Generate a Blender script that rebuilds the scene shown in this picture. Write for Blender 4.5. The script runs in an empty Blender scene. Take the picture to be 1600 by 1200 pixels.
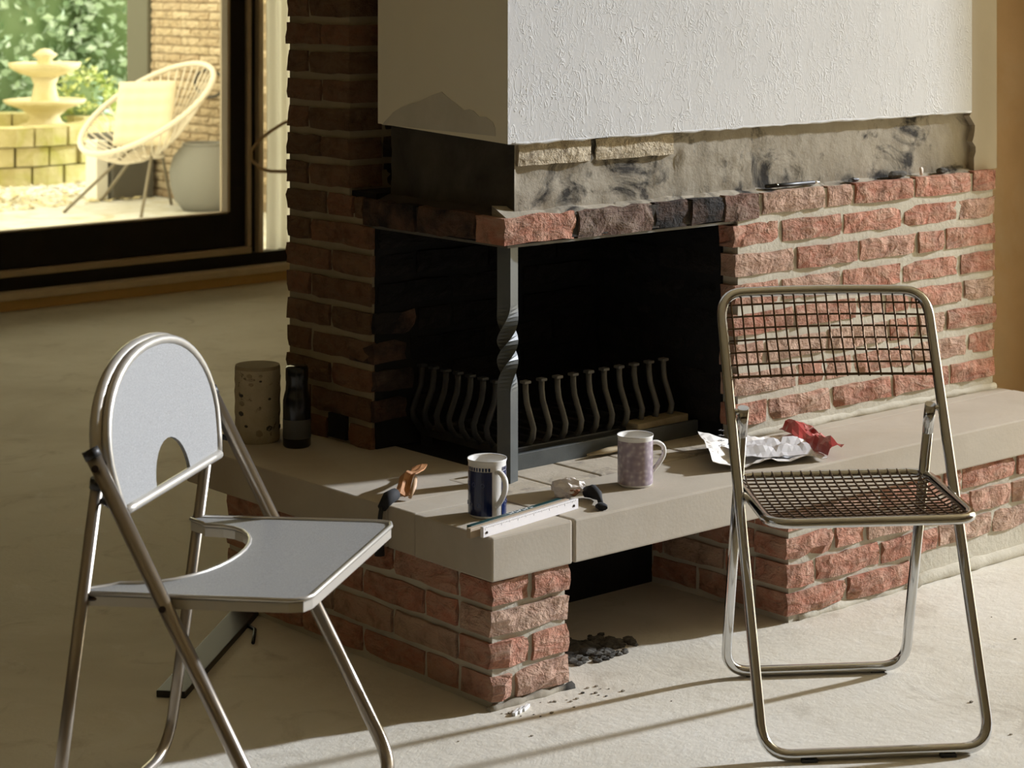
import bpy, bmesh, math, random
from mathutils import Vector, Matrix, noise as mnoise
from mathutils.geometry import tessellate_polygon

# ------------------------------------------------------------------ camera, world, sun, exposure
scene = bpy.context.scene
COL = scene.collection
R = math.radians

YAW = 49.2795                      # angle between the view axis and the fireplace front (+X)
cam_d = bpy.data.cameras.new('camera')
cam = bpy.data.objects.new('camera', cam_d)
COL.objects.link(cam)
cam.location = (-2.737, -3.242, 1.45)
fwd = Vector((math.cos(R(YAW)), math.sin(R(YAW)), 0))
cam.rotation_euler = fwd.to_track_quat('-Z', 'Y').to_euler()
cam_d.sensor_width = 36
cam_d.lens = 3400 / 1600 * 36
cam_d.shift_y = -650 / 1600
cam_d.clip_start = 0.05
cam_d.clip_end = 200
cam_d.dof.use_dof = True
cam_d.dof.focus_distance = 4.7
cam_d.dof.aperture_fstop = 7.5
scene.camera = cam

world = bpy.data.worlds.new('world')
scene.world = world
world.use_nodes = True
bg = world.node_tree.nodes['Background']
bg.inputs['Color'].default_value = (1.0, 0.88, 0.60, 1)
bg.inputs['Strength'].default_value = 3.0

sun_d = bpy.data.lights.new('sun', 'SUN')
sun_d.energy = 5.7
sun_d.angle = R(2.2)
sun_d.color = (0.92, 0.985, 1.10)
sun = bpy.data.objects.new('sun', sun_d)
COL.objects.link(sun)
SUN_AZ, SUN_EL = R(15), R(20)
sdir = Vector((-math.cos(SUN_EL) * math.cos(SUN_AZ), math.cos(SUN_EL) * math.sin(SUN_AZ), -math.sin(SUN_EL)))
sun.rotation_euler = sdir.to_track_quat('-Z', 'Y').to_euler()
sun.location = (8, -2, 4)

vs = scene.view_settings
vs.view_transform = 'Standard'
vs.look = 'None'
vs.exposure = 0.0
vs.gamma = 1.0
vs.use_curve_mapping = False
scene.cycles.use_denoising = True
scene.cycles.max_bounces = 10
scene.cycles.diffuse_bounces = 5
scene.cycles.sample_clamp_indirect = 6.0

# ------------------------------------------------------------------ material helpers
MATS = {}


def _mat(name):
    m = bpy.data.materials.new(name)
    m.use_nodes = True
    nt = m.node_tree
    b = nt.nodes['Principled BSDF']
    return m, nt, b


def N(nt, kind, **kw):
    n = nt.nodes.new(kind)
    for k, v in kw.items():
        if k in n.inputs:
            n.inputs[k].default_value = v
        else:
            setattr(n, k, v)
    return n


def ramp(nt, stops):
    r = nt.nodes.new('ShaderNodeValToRGB')
    el = r.color_ramp.elements
    while len(el) < len(stops):
        el.new(0.5)
    for e, (p, c) in zip(el, stops):
        e.position = p
        e.color = (c[0], c[1], c[2], 1)
    return r


def mixc(nt, fac, a, b, blend='MIX'):
    n = nt.nodes.new('ShaderNodeMix')
    n.data_type = 'RGBA'
    n.blend_type = blend
    L = nt.links
    for sock, v in ((n.inputs['Factor'], fac), (n.inputs[6], a), (n.inputs[7], b)):
        if hasattr(v, 'is_output'):
            L.new(v, sock)
        elif isinstance(v, (int, float)):
            sock.default_value = v
        else:
            sock.default_value = (v[0], v[1], v[2], 1)
    return n.outputs[2]


def bump(nt, b, h, strength=0.4, dist=0.01):
    n = nt.nodes.new('ShaderNodeBump')
    n.inputs['Strength'].default_value = strength
    n.inputs['Distance'].default_value = dist
    nt.links.new(h, n.inputs['Height'])
    nt.links.new(n.outputs['Normal'], b.inputs['Normal'])
    return n


def coords(nt, random_shift=False, scale=None):
    tc = nt.nodes.new('ShaderNodeTexCoord')
    out = tc.outputs['Object']
    if random_shift:
        oi = nt.nodes.new('ShaderNodeObjectInfo')
        mul = N(nt, 'ShaderNodeVectorMath', operation='SCALE')
        mul.inputs[0].default_value = (37.0, 11.0, 23.0)
        nt.links.new(oi.outputs['Random'], mul.inputs['Scale'])
        add = N(nt, 'ShaderNodeVectorMath', operation='ADD')
        nt.links.new(out, add.inputs[0])
        nt.links.new(mul.outputs[0], add.inputs[1])
        out = add.outputs[0]
    if scale:
        mp = nt.nodes.new('ShaderNodeMapping')
        mp.inputs['Scale'].default_value = scale
        nt.links.new(out, mp.inputs['Vector'])
        out = mp.outputs['Vector']
    return out


def noise(nt, vec, scale, detail=4, rough=0.55, dist=0.0):
    n = N(nt, 'ShaderNodeTexNoise', Scale=scale, Detail=detail, Roughness=rough, Distortion=dist)
    nt.links.new(vec, n.inputs['Vector'])
    return n.outputs['Fac']


def plain(name, col, rough=0.6, metal=0.0, spec=None, bscale=None, bstr=0.2, bdist=0.002, var=0.0):
    m, nt, b = _mat(name)
    b.inputs['Base Color'].default_value = (*col, 1)
    b.inputs['Roughness'].default_value = rough
    b.inputs['Metallic'].default_value = metal
    if spec is not None:
        b.inputs['Specular IOR Level'].default_value = spec
    if bscale or var:
        v = coords(nt)
        n = noise(nt, v, bscale or 30)
        if bscale:
            bump(nt, b, n, bstr, bdist)
        if var:
            r = ramp(nt, [(0.3, [c * (1 - var) for c in col]), (0.7, [min(1, c * (1 + var)) for c in col])])
            nt.links.new(noise(nt, v, (bscale or 30) * 0.3), r.inputs['Fac'])
            nt.links.new(r.outputs['Color'], b.inputs['Base Color'])
    MATS[name] = m
    return m


def brick_mat(name, cols, smear, smear_amt=0.35, rough=0.9, grime=None):
    """handmade brick: colour by brick, streaky beige smears, folded creased face"""
    m, nt, b = _mat(name)
    oi = nt.nodes.new('ShaderNodeObjectInfo')
    rp = ramp(nt, [(i / (len(cols) - 1), c) for i, c in enumerate(cols)])
    nt.links.new(oi.outputs['Random'], rp.inputs['Fac'])
    v = coords(nt, True)
    vs_ = coords(nt, True, (1.0, 1.0, 2.2))
    n1 = noise(nt, v, 24, 6, 0.65)
    n2 = noise(nt, vs_, 14, 5, 0.6, 1.2)
    n3 = noise(nt, v, 90, 4, 0.7)
    f = ramp(nt, [(0.5 - smear_amt * 0.4, (0, 0, 0)), (0.72, (1, 1, 1))])
    nt.links.new(n2, f.inputs['Fac'])
    sm = N(nt, 'ShaderNodeMath', operation='MULTIPLY')
    nt.links.new(f.outputs['Color'], sm.inputs[0])
    sm.inputs[1].default_value = smear_amt * 1.6
    c = mixc(nt, sm.outputs[0], rp.outputs['Color'], smear)
    dk = ramp(nt, [(0.28, (0.45, 0.42, 0.40)), (0.5, (1, 1, 1)), (1.0, (1.12, 1.1, 1.08))])
    nt.links.new(n1, dk.inputs['Fac'])
    c = mixc(nt, 0.8, c, dk.outputs['Color'], 'MULTIPLY')
    if grime:
        g = ramp(nt, [(0.36, (0, 0, 0)), (0.58, (1, 1, 1))])
        nt.links.new(noise(nt, v, 9, 5, 0.6), g.inputs['Fac'])
        c = mixc(nt, g.outputs['Color'], c, grime)
    nt.links.new(c, b.inputs['Base Color'])
    b.inputs['Roughness'].default_value = rough
    b.inputs['Specular IOR Level'].default_value = 0.2
    a = N(nt, 'ShaderNodeMath', operation='MULTIPLY_ADD')
    nt.links.new(n2, a.inputs[0]); a.inputs[1].default_value = 1.0
    nt.links.new(n1, a.inputs[2])
    a2 = N(nt, 'ShaderNodeMath', operation='MULTIPLY_ADD')
    nt.links.new(n3, a2.inputs[0]); a2.inputs[1].default_value = 0.25
    nt.links.new(a.outputs[0], a2.inputs[2])
    bump(nt, b, a2.outputs[0], 0.95, 0.016)
    MATS[name] = m
    return m


def surf_mat(name, stops, scale=3.0, rough=0.9, bstr=0.35, bdist=0.006, bscale=60, stains=None, stain_scale=2.0, stain_rng=(0.45, 0.7), detail=6, spec=0.2):
    m, nt, b = _mat(name)
    v = coords(nt)
    n1 = noise(nt, v, scale, detail, 0.6, 0.4)
    rp = ramp(nt, stops)
    nt.links.new(n1, rp.inputs['Fac'])
    c = rp.outputs['Color']
    if stains:
        s = ramp(nt, [(stain_rng[0], (0, 0, 0)), (stain_rng[1], (1, 1, 1))])
        nt.links.new(noise(nt, v, stain_scale, 8, 0.65, 0.8), s.inputs['Fac'])
        c = mixc(nt, s.outputs['Color'], c, stains)
    nt.links.new(c, b.inputs['Base Color'])
    b.inputs['Roughness'].default_value = rough
    b.inputs['Specular IOR Level'].default_value = spec
    n2 = noise(nt, v, bscale, 6, 0.65)
    bump(nt, b, n2, bstr, bdist)
    MATS[name] = m
    return m


brick_mat('brick_red', [(0.37, 0.145, 0.09), (0.50, 0.215, 0.14), (0.43, 0.175, 0.11), (0.50, 0.275, 0.195), (0.47, 0.31, 0.225)], (0.50, 0.38, 0.28), 0.40)
brick_mat('brick_brown', [(0.13, 0.075, 0.042), (0.20, 0.105, 0.06), (0.25, 0.115, 0.065)], (0.22, 0.165, 0.105), 0.3)  # pillar brick, darkened so its colour carries the left side's shade
brick_mat('brick_sooty', [(0.10, 0.055, 0.04), (0.16, 0.09, 0.06), (0.07, 0.05, 0.042)], (0.12, 0.10, 0.08), 0.3, grime=(0.025, 0.022, 0.02))
brick_mat('brick_smoked', [(0.30, 0.12, 0.075), (0.20, 0.11, 0.08), (0.10, 0.085, 0.07)], (0.30, 0.25, 0.19), 0.3)
brick_mat('brick_black', [(0.013, 0.012, 0.012), (0.02, 0.018, 0.016), (0.01, 0.01, 0.01)], (0.03, 0.026, 0.022), 0.2)
brick_mat('brick_pale', [(0.60, 0.51, 0.36), (0.55, 0.46, 0.32)], (0.30, 0.25, 0.18), 0.25)
brick_mat('brick_garden', [(0.62, 0.50, 0.34), (0.52, 0.40, 0.27), (0.70, 0.58, 0.42), (0.46, 0.34, 0.23)], (0.72, 0.63, 0.48), 0.3)
surf_mat('mortar', [(0.3, (0.48, 0.445, 0.355)), (0.7, (0.60, 0.56, 0.46))], 8, bstr=0.4, bdist=0.006, bscale=70)
surf_mat('mortar_shaded', [(0.3, (0.30, 0.25, 0.165)), (0.7, (0.38, 0.32, 0.22))], 8, bstr=0.4, bdist=0.006, bscale=70)  # pillar joints, darkened along with the bricks for the same shade
surf_mat('mortar_garden', [(0.3, (0.26, 0.20, 0.13)), (0.7, (0.34, 0.27, 0.19))], 8)
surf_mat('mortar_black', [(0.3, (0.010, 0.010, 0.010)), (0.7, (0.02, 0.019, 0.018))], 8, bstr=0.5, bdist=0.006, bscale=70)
surf_mat('mortar_sooty', [(0.3, (0.035, 0.03, 0.024)), (0.7, (0.07, 0.06, 0.05))], 8, bstr=0.5, bdist=0.006, bscale=70)
surf_mat('slab', [(0.3, (0.44, 0.385, 0.305)), (0.7, (0.51, 0.455, 0.37))], 5, rough=0.8, bstr=0.15, bdist=0.003, bscale=120, stains=(0.44, 0.37, 0.28), stain_scale=4, stain_rng=(0.5, 0.8))
surf_mat('paver', [(0.3, (0.42, 0.36, 0.27)), (0.7, (0.54, 0.47, 0.37))], 14, rough=0.85, bstr=0.3, bdist=0.004, bscale=80, stains=(0.12, 0.10, 0.085), stain_scale=10, stain_rng=(0.52, 0.75))
surf_mat('cement_patch', [(0.3, (0.56, 0.53, 0.45)), (0.7, (0.64, 0.605, 0.52))], 10, bstr=0.3)
surf_mat('plaster_smooth', [(0.3, (0.80, 0.745, 0.60)), (0.7, (0.85, 0.80, 0.66))], 2.5, bstr=0.12, bdist=0.004, bscale=25)
surf_mat('plaster_shaded', [(0.3, (0.43, 0.375, 0.285)), (0.7, (0.49, 0.43, 0.33))], 2.5, bstr=0.12, bdist=0.004, bscale=25)  # plaster of the return strip, its shade put into the colour
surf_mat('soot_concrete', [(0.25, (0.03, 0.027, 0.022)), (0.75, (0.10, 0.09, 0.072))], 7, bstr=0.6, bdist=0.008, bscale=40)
surf_mat('dirty_concrete', [(0.25, (0.27, 0.235, 0.175)), (0.75, (0.42, 0.375, 0.295))], 9, bstr=0.5, bdist=0.005, bscale=40,
         stains=(0.04, 0.035, 0.028), stain_scale=7.5, stain_rng=(0.51, 0.62))
surf_mat('warm_wall', [(0.25, (0.50, 0.35, 0.19)), (0.75, (0.68, 0.50, 0.31))], 2.2, bstr=0.12, bdist=0.005, bscale=20, stains=(0.62, 0.52, 0.37), stain_scale=1.3)
surf_mat('brown_wall', [(0.25, (0.07, 0.045, 0.025)), (0.75, (0.11, 0.07, 0.04))], 2.2, bstr=0.12, bdist=0.005, bscale=20)
surf_mat('cream_wall', [(0.25, (0.78, 0.71, 0.55)), (0.75, (0.84, 0.77, 0.61))], 1.6, bstr=0.1, bdist=0.004, bscale=20)
surf_mat('ceiling_white', [(0.2, (0.82, 0.74, 0.58)), (0.8, (0.86, 0.78, 0.62))], 1.2)
surf_mat('skirting_ochre', [(0.2, (0.56, 0.37, 0.15)), (0.8, (0.66, 0.45, 0.20))], 4, rough=0.6, bstr=0.1)
surf_mat('sill_stone', [(0.2, (0.56, 0.47, 0.35)), (0.8, (0.70, 0.60, 0.46))], 12, bstr=0.3)
surf_mat('frame_black', [(0.2, (0.010, 0.010, 0.009)), (0.8, (0.018, 0.017, 0.015))], 6, rough=0.45, bstr=0.1)
surf_mat('frame_edge', [(0.2, (0.42, 0.34, 0.25)), (0.8, (0.52, 0.43, 0.32))], 6, rough=0.5, bstr=0.1)
surf_mat('terrace', [(0.3, (0.66, 0.66, 0.64)), (0.7, (0.80, 0.80, 0.80))], 3, bstr=0.3, stains=(0.50, 0.46, 0.32), stain_scale=3)
surf_mat('garden_stone', [(0.3, (0.42, 0.36, 0.16)), (0.7, (0.62, 0.55, 0.32))], 6, bstr=0.6, bdist=0.02, bscale=20, stains=(0.40, 0.38, 0.10), stain_scale=4)
surf_mat('fountain_stone', [(0.3, (0.62, 0.54, 0.30)), (0.7, (0.76, 0.68, 0.46))], 6, bstr=0.5, bdist=0.01, bscale=25)
surf_mat('core_concrete', [(0.3, (0.40, 0.34, 0.23)), (0.7, (0.50, 0.43, 0.31))], 20, bstr=0.4, bscale=60, stains=(0.10, 0.075, 0.05), stain_scale=26, stain_rng=(0.60, 0.66))
surf_mat('cut_concrete', [(0.3, (0.28, 0.23, 0.15)), (0.7, (0.36, 0.30, 0.20))], 20, bstr=0.2)
surf_mat('rubble', [(0.3, (0.035, 0.032, 0.026)), (0.7, (0.13, 0.12, 0.10))], 30, bstr=0.6, bscale=60)
surf_mat('cast_iron', [(0.3, (0.018, 0.018, 0.018)), (0.7, (0.035, 0.034, 0.032))], 25, rough=0.55, bstr=0.25, bdist=0.002, bscale=120, spec=0.5)
surf_mat('iron_worn', [(0.3, (0.10, 0.095, 0.08)), (0.7, (0.17, 0.16, 0.135))], 25, rough=0.5, bstr=0.25, bdist=0.002, bscale=120, spec=0.5)
surf_mat('post_iron', [(0.3, (0.055, 0.062, 0.06)), (0.7, (0.085, 0.093, 0.09))], 18, rough=0.38, bstr=0.15, bdist=0.002, bscale=90, spec=0.6)
surf_mat('ash_brick', [(0.3, (0.24, 0.19, 0.11)), (0.7, (0.38, 0.31, 0.20))], 18, bstr=0.5)
plain('void_black', (0.006, 0.006, 0.006), 0.95)


def floor_material():
    m, nt, b = _mat('screed')
    v = coords(nt)
    n1 = noise(nt, v, 1.1, 8, 0.62, 0.6)
    rp = ramp(nt, [(0.28, (0.53, 0.48, 0.385)), (0.5, (0.66, 0.615, 0.52)), (0.72, (0.74, 0.705, 0.625))])
    nt.links.new(n1, rp.inputs['Fac'])
    n2 = noise(nt, v, 5.5, 10, 0.7, 1.0)
    s = ramp(nt, [(0.55, (0, 0, 0)), (0.75, (0.55, 0.55, 0.55))])
    nt.links.new(n2, s.inputs['Fac'])
    c = mixc(nt, s.outputs['Color'], rp.outputs['Color'], (0.34, 0.285, 0.21))
    n3 = noise(nt, v, 2.4, 10, 0.72, 1.6)
    w = ramp(nt, [(0.58, (0, 0, 0)), (0.74, (0.7, 0.7, 0.7))])
    nt.links.new(n3, w.inputs['Fac'])
    c = mixc(nt, w.outputs['Color'], c, (0.76, 0.74, 0.69))
    nt.links.new(c, b.inputs['Base Color'])
    b.inputs['Roughness'].default_value = 0.75
    b.inputs['Specular IOR Level'].default_value = 0.3
    a = N(nt, 'ShaderNodeMath', operation='MULTIPLY_ADD')
    nt.links.new(n3, a.inputs[0]); a.inputs[1].default_value = 1.5
    nt.links.new(noise(nt, v, 45, 6, 0.7), a.inputs[2])
    bump(nt, b, a.outputs[0], 0.25, 0.01)
    MATS['screed'] = m


floor_material()


def textured_plaster():
    m, nt, b = _mat('plaster_textured')
    v = coords(nt)
    vm = coords(nt, False, (1.3, 1.0, 0.75))
    r = ramp(nt, [(0.3, (0.655, 0.655, 0.645)), (0.7, (0.705, 0.705, 0.695))])
    nt.links.new(noise(nt, v, 3), r.inputs['Fac'])
    nt.links.new(r.outputs['Color'], b.inputs['Base Color'])
    b.inputs['Roughness'].default_value = 0.9
    b.inputs['Specular IOR Level'].default_value = 0.2
    n = noise(nt, vm, 34, 2, 0.45, 2.4)
    msk = ramp(nt, [(0.40, (0.12, 0.12, 0.12)), (0.60, (1, 1, 1))])
    nt.links.new(noise(nt, vm, 13, 2, 0.5), msk.inputs['Fac'])
    rid = ramp(nt, [(0.30, (0, 0, 0)), (0.505, (0.12, 0.12, 0.12)), (0.545, (1, 1, 1)), (0.60, (0.35, 0.35, 0.35)), (0.72, (0.2, 0.2, 0.2))])
    nt.links.new(n, rid.inputs['Fac'])
    hgt = mixc(nt, 1.0, rid.outputs['Color'], msk.outputs['Color'], 'MULTIPLY')
    bump(nt, b, hgt, 0.45, 0.0026)
    MATS['plaster_textured'] = m


textured_plaster()

plain('chrome', (0.62, 0.63, 0.64), 0.13, 1.0)
plain('wire_dark', (0.13, 0.085, 0.05), 0.35, 1.0)
plain('chair_metal', (0.60, 0.57, 0.51), 0.33, 0.55)
plain('chair_leg', (0.40, 0.355, 0.30), 0.28, 0.85)
plain('chair_dark', (0.02, 0.018, 0.016), 0.5)
plain('rivet', (0.045, 0.03, 0.022), 0.4, 0.7)
plain('porcelain', (0.80, 0.78, 0.74), 0.12)
plain('porcelain_tea', (0.72, 0.69, 0.62), 0.2)
plain('mug_blue', (0.012, 0.022, 0.085), 0.14)
plain('mug_blue_light', (0.16, 0.20, 0.40), 0.2)
plain('mug_gold', (0.55, 0.52, 0.36), 0.25)
plain('rule_white', (0.80, 0.76, 0.74), 0.5, bscale=80, bstr=0.1)
plain('rule_green', (0.015, 0.055, 0.055), 0.35)
plain('rule_wood', (0.42, 0.33, 0.23), 0.6)
plain('ink', (0.02, 0.02, 0.022), 0.6)
plain('ink_grey', (0.26, 0.25, 0.25), 0.6)
plain('print_white', (0.8, 0.8, 0.78), 0.6)
plain('tissue', (0.80, 0.74, 0.68), 0.8, bscale=60, bstr=0.4, bdist=0.004)
plain('tissue_rust', (0.38, 0.17, 0.09), 0.8)
plain('black_plastic', (0.012, 0.012, 0.013), 0.45)
plain('black_rag', (0.010, 0.010, 0.011), 0.85, bscale=40)
plain('leather_tan', (0.45, 0.21, 0.085), 0.6, bscale=60, var=0.3)
plain('wood_pale', (0.55, 0.36, 0.21), 0.6, bscale=40)
plain('stick', (0.40, 0.32, 0.19), 0.8, bscale=40, var=0.2)
plain('wrap_paper', (0.76, 0.73, 0.69), 0.55, bscale=40, bstr=0.3, bdist=0.004)
plain('wrap_grey', (0.62, 0.61, 0.62), 0.35)
plain('wrap_red', (0.35, 0.03, 0.03), 0.28)
plain('wrap_pink', (0.66, 0.22, 0.20), 0.4)
plain('bottle_dark', (0.010, 0.011, 0.011), 0.18)
plain('bottle_label', (0.075, 0.077, 0.075), 0.55)
plain('cord_beige', (0.45, 0.33, 0.20), 0.7)
plain('garden_chair', (0.82, 0.76, 0.66), 0.5)
plain('garden_chair_leg', (0.22, 0.19, 0.14), 0.5)
plain('garden_cushion', (0.80, 0.72, 0.55), 0.9, bscale=30)
plain('garden_grey', (0.24, 0.24, 0.23), 0.7)
plain('post_green', (0.13, 0.13, 0.10), 0.7)
plain('garden_dark', (0.10, 0.095, 0.085), 0.7)
plain('garden_white', (0.80, 0.79, 0.75), 0.7)
plain('wire_black', (0.03, 0.03, 0.03), 0.5)
plain('bark', (0.12, 0.08, 0.05), 0.9)
plain('leaf_litter', (0.66, 0.58, 0.36), 0.8)


def leaf_mat(name, stops):
    m, nt, b = _mat(name)
    geo = nt.nodes.new('ShaderNodeNewGeometry')
    r = ramp(nt, stops)
    nt.links.new(geo.outputs['Random Per Island'], r.inputs['Fac'])
    nt.links.new(r.outputs['Color'], b.inputs['Base Color'])
    b.inputs['Roughness'].default_value = 0.4
    b.inputs['Transmission Weight'].default_value = 0.0
    MATS[name] = m


leaf_mat('leaf_green', [(0.0, (0.18, 0.30, 0.17)), (0.5, (0.46, 0.62, 0.44)), (1.0, (0.72, 0.86, 0.80))])
leaf_mat('leaf_yellow', [(0.0, (0.30, 0.40, 0.10)), (0.5, (0.52, 0.60, 0.22)), (1.0, (0.72, 0.76, 0.42))])
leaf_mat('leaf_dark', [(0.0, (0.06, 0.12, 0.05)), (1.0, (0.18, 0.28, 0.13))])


def perforated():
    m, nt, b = _mat('chair_mesh')
    v = coords(nt)
    n1 = noise(nt, v, 420, 2, 0.6)
    r = ramp(nt, [(0.35, (0.235, 0.233, 0.225)), (0.65, (0.315, 0.313, 0.305))])
    nt.links.new(n1, r.inputs['Fac'])
    nt.links.new(r.outputs['Color'], b.inputs['Base Color'])
    b.inputs['Roughness'].default_value = 0.55
    b.inputs['Specular IOR Level'].default_value = 0.35
    bump(nt, b, n1, 0.15, 0.001)
    MATS['chair_mesh'] = m


perforated()


def mug_floral():
    m, nt, b = _mat('mug_floral')
    v = coords(nt)
    vor = N(nt, 'ShaderNodeTexVoronoi', Scale=95.0, feature='SMOOTH_F1', Randomness=0.7)
    nt.links.new(v, vor.inputs['Vector'])
    w = N(nt, 'ShaderNodeTexVoronoi', Scale=30.0, feature='DISTANCE_TO_EDGE')
    nt.links.new(v, w.inputs['Vector'])
    r = ramp(nt, [(0.15, (0.52, 0.45, 0.47)), (0.42, (0.36, 0.29, 0.33)), (0.7, (0.27, 0.22, 0.26))])
    nt.links.new(vor.outputs['Distance'], r.inputs['Fac'])
    r2 = ramp(nt, [(0.02, (0.60, 0.54, 0.55)), (0.10, (0.30, 0.245, 0.285))])
    nt.links.new(w.outputs['Distance'], r2.inputs['Fac'])
    c = mixc(nt, 0.12, r.outputs['Color'], r2.outputs['Color'])
    nt.links.new(c, b.inputs['Base Color'])
    b.inputs['Roughness'].default_value = 0.2
    MATS['mug_floral'] = m


mug_floral()


def glass_mat():
    m = bpy.data.materials.new('window_glass')
    m.use_nodes = True
    nt = m.node_tree
    nt.nodes.clear()
    out = nt.nodes.new('ShaderNodeOutputMaterial')
    tr = nt.nodes.new('ShaderNodeBsdfTransparent')
    tr.inputs['Color'].default_value = (0.95, 0.97, 0.95, 1)
    gl = nt.nodes.new('ShaderNodeBsdfGlossy')
    gl.inputs['Roughness'].default_value = 0.02
    fr = nt.nodes.new('ShaderNodeFresnel')
    fr.inputs['IOR'].default_value = 1.45
    mx = nt.nodes.new('ShaderNodeMixShader')
    nt.links.new(fr.outputs[0], mx.inputs[0])
    nt.links.new(tr.outputs[0], mx.inputs[1])
    nt.links.new(gl.outputs[0], mx.inputs[2])
    nt.links.new(mx.outputs[0], out.inputs['Surface'])
    MATS['window_glass'] = m


glass_mat()


def cloth_mat():
    m = bpy.data.materials.new('curtain_cloth')
    m.use_nodes = True
    nt = m.node_tree
    b = nt.nodes['Principled BSDF']
    b.inputs['Base Color'].default_value = (0.80, 0.74, 0.64, 1)
    b.inputs['Roughness'].default_value = 0.9
    tl = nt.nodes.new('ShaderNodeBsdfTranslucent')
    tl.inputs['Color'].default_value = (0.95, 0.93, 0.88, 1)
    mx = nt.nodes.new('ShaderNodeMixShader')
    mx.inputs[0].default_value = 0.88
    nt.links.new(b.outputs[0], mx.inputs[1])
    nt.links.new(tl.outputs[0], mx.inputs[2])
    nt.links.new(mx.outputs[0], nt.nodes['Material Output'].inputs['Surface'])
    MATS['curtain_cloth'] = m


cloth_mat()

# ------------------------------------------------------------------ object helpers


def link(name, me, mats=None, parent=None, loc=None, rot=None):
    o = bpy.data.objects.new(name, me)
    COL.objects.link(o)
    if mats is not None and me is not None and len(me.materials) == 0:
        for k in (mats if isinstance(mats, (list, tuple)) else [mats]):
            me.materials.append(MATS[k])
    if parent is not None:
        o.parent = parent
    if loc is not None:
        o.location = loc
    if rot is not None:
        o.rotation_euler = rot
    return o


def empty(name, loc=(0, 0, 0), rz=0.0):
    o = bpy.data.objects.new(name, None)
    o.empty_display_size = 0.1
    COL.objects.link(o)
    o.location = loc
    o.rotation_euler = (0, 0, rz)
    return o


def tag(o, label=None, cat=None, group=None, kind=None):
    if label: o['label'] = label
    if cat: o['category'] = cat
    if group: o['group'] = group
    if kind: o['kind'] = kind
    return o


def struct(o, label=None):
    o['kind'] = 'structure'
    if label: o['label'] = label
    return o


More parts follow.
